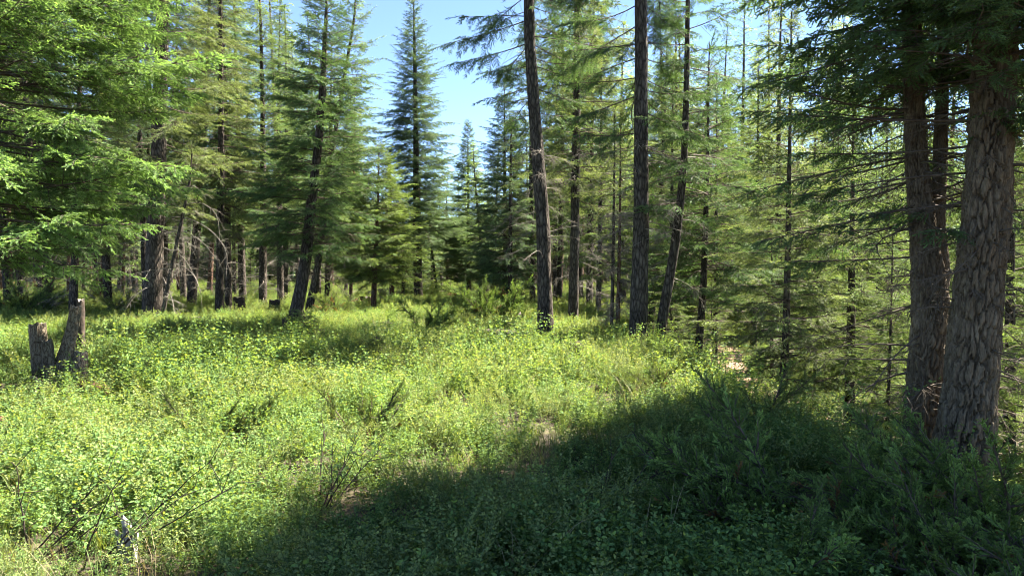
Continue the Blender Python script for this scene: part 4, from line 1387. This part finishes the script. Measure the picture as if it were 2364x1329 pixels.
def log(name, p0, p1, r, mat, label, seed, cat="log", bend=.05, endmat='stump_top'):
    p0, p1 = np.array(p0, float), np.array(p1, float)
    o = thing(name, tuple(p0), label, cat)
    u = np.linspace(0, 1, 5)[:, None]
    c = (p1 - p0) * u + np.array([0, 0, bend]) * np.sin(u * 3.14)
    sd_, tp = stem_mesh(np.hstack([c, r * (1.05 - .25 * u)]), 20, 14, seed, rough=.12, jag=.03)
    add("stem", sd_, M[mat], o)
    add("broken_end", tp, M[endmat], o)
    return o


def gp(px, d, dz=0.0):
    x = (px - 1182) / FPX * d
    return (x, d, gz(x, d) + dz)


log("fallen_log", gp(1095, 17.2, .16), gp(1235, 16.6, .2), .17, 'char', "dark mossy log lying in the shade band left of the curved bare trunk", 511)
log("rotten_log", gp(185, 9.6, .18), gp(262, 8.9, .12), .13, 'rotten', "crumbling red-brown log half hidden in leaves beside the broken stump", 512)
log("rotten_log", gp(-30, 7.6, .08), gp(30, 7.2, .06), .11, 'rotten', "dark red rotten log end at the left among bright leaves", 513)
log("fallen_log", gp(865, 20.0, .2), gp(905, 19.6, .2), .12, 'char', "short black log in the shade band in front of the clearing", 514)
log("fallen_branch", gp(60, 10.0, .25), gp(100, 10.1, .1), .025, 'dead', "pale broken branch leaning on the foot of the broken stump", 515, cat="branch", endmat='dead')
log("fallen_branch", gp(385, 21.2, .2), gp(470, 20.5, .45), .03, 'dead', "grey fallen branch by the stout dark-trunked fir", 516, cat="branch", endmat='dead')

# pale weathered wood chunk low at the left
d = 4.35
x = (283 - 1182) / FPX * d
o = thing("wood_chunk", (x, d, gz(x, d) + .12), "pale bleached splintered wood chunk poking up from shaded leaves", "wood chunk")
rg = R_(77)
for i, (dx, dz, hh, r) in enumerate([(0, 0, .15, .026), (.045, -.03, .11, .022), (-.04, -.03, .10, .018), (.015, -.04, .08, .024)]):
    sd_, tp = stem_mesh([(dx * .6, .0, -.15, r * 1.2), (dx, .01, dz + hh * .4, r), (dx * 1.1 - .01, .01, dz + hh * .75, r * .75), (dx * 1.1 - .02, .0, dz + hh, r * .25)], 12, 10, 600 + i, rough=.2, jag=.02)
    add("splinter", sd_, M['pale'], o)


# bare twiggy shrubs in the foreground
def bare_shrub(x, y, n, L, lean, seed, label, leaves=14):
    rg = R_(seed)
    o = thing("bare_shrub", (x, y, gz(x, y)), label, "shrub")
    wd, fo = Soup(), Soup()
    for i in range(n):
        v = norm(np.array([lean[0] + rg.normal(0, .3), lean[1] + rg.normal(0, .3), rg.uniform(.5, 1)]))
        l_ = L * rg.uniform(.6, 1.1)
        u = np.linspace(0, 1, 9)[:, None]
        pts = np.array([rg.normal(0, .05), rg.normal(0, .05), -.04]) + v * l_ * u + np.array([lean[0], lean[1], -.25]) * .22 * l_ * u ** 2 + rg.normal(0, .006, (9, 3)) * l_
        wd.tubes(pts[None], (.0045 * (1.15 - u[:, 0]))[None] + .0012, 5)
        for j in range(7):
            k_ = rg.integers(3, 9)
            dd = norm(v + rg.normal(0, .6, 3))
            ll = l_ * rg.uniform(.12, .32)
            q = pts[k_] + dd * ll * np.linspace(0, 1, 4)[:, None]
            wd.tubes(q[None], np.array([[.003, .0025, .002, .001]]), 3)
            m = 4
            f = rg.uniform(.3, 1, m)
            A = norm(rg.normal(0, 1, (m, 3)) * (1, 1, .4))
            fo.kites(pts[k_] + dd * (ll * f)[:, None], A, norm(np.cross(A, np.array([0, 0, 1.0]) + rg.normal(0, .3, (m, 3)))), np.full(m, .034), np.full(m, .011), rg.uniform(.1, .7, m), .5)
    add("stems", wd.mesh("stems"), M['char'], o)["kind"] = "stuff"
    add("leaves", fo.mesh("leaves"), M['shrub'], o)["kind"] = "stuff"


bare_shrub(-2.35, 4.15, 5, .8, (.5, .15), 701, "dark twiggy shrub leaning right over the pale wood chunk")
bare_shrub(-2.75, 4.3, 4, .65, (.25, .1), 702, "sparse dark-stemmed shrub where shade meets sun, left of the leaning twigs")
bare_shrub(-1.35, 5.2, 6, .7, (.2, .1), 703, "thin upright twiggy shrub at the middle of the shade edge")
bare_shrub(.55, 4.9, 6, .7, (.15, .0), 704, "bare-stemmed shrub rising from the deep shaded leaves")
bare_shrub(1.35, 5.6, 7, .75, (-.2, .0), 705, "twiggy shrub left of the sprawling dark juniper")
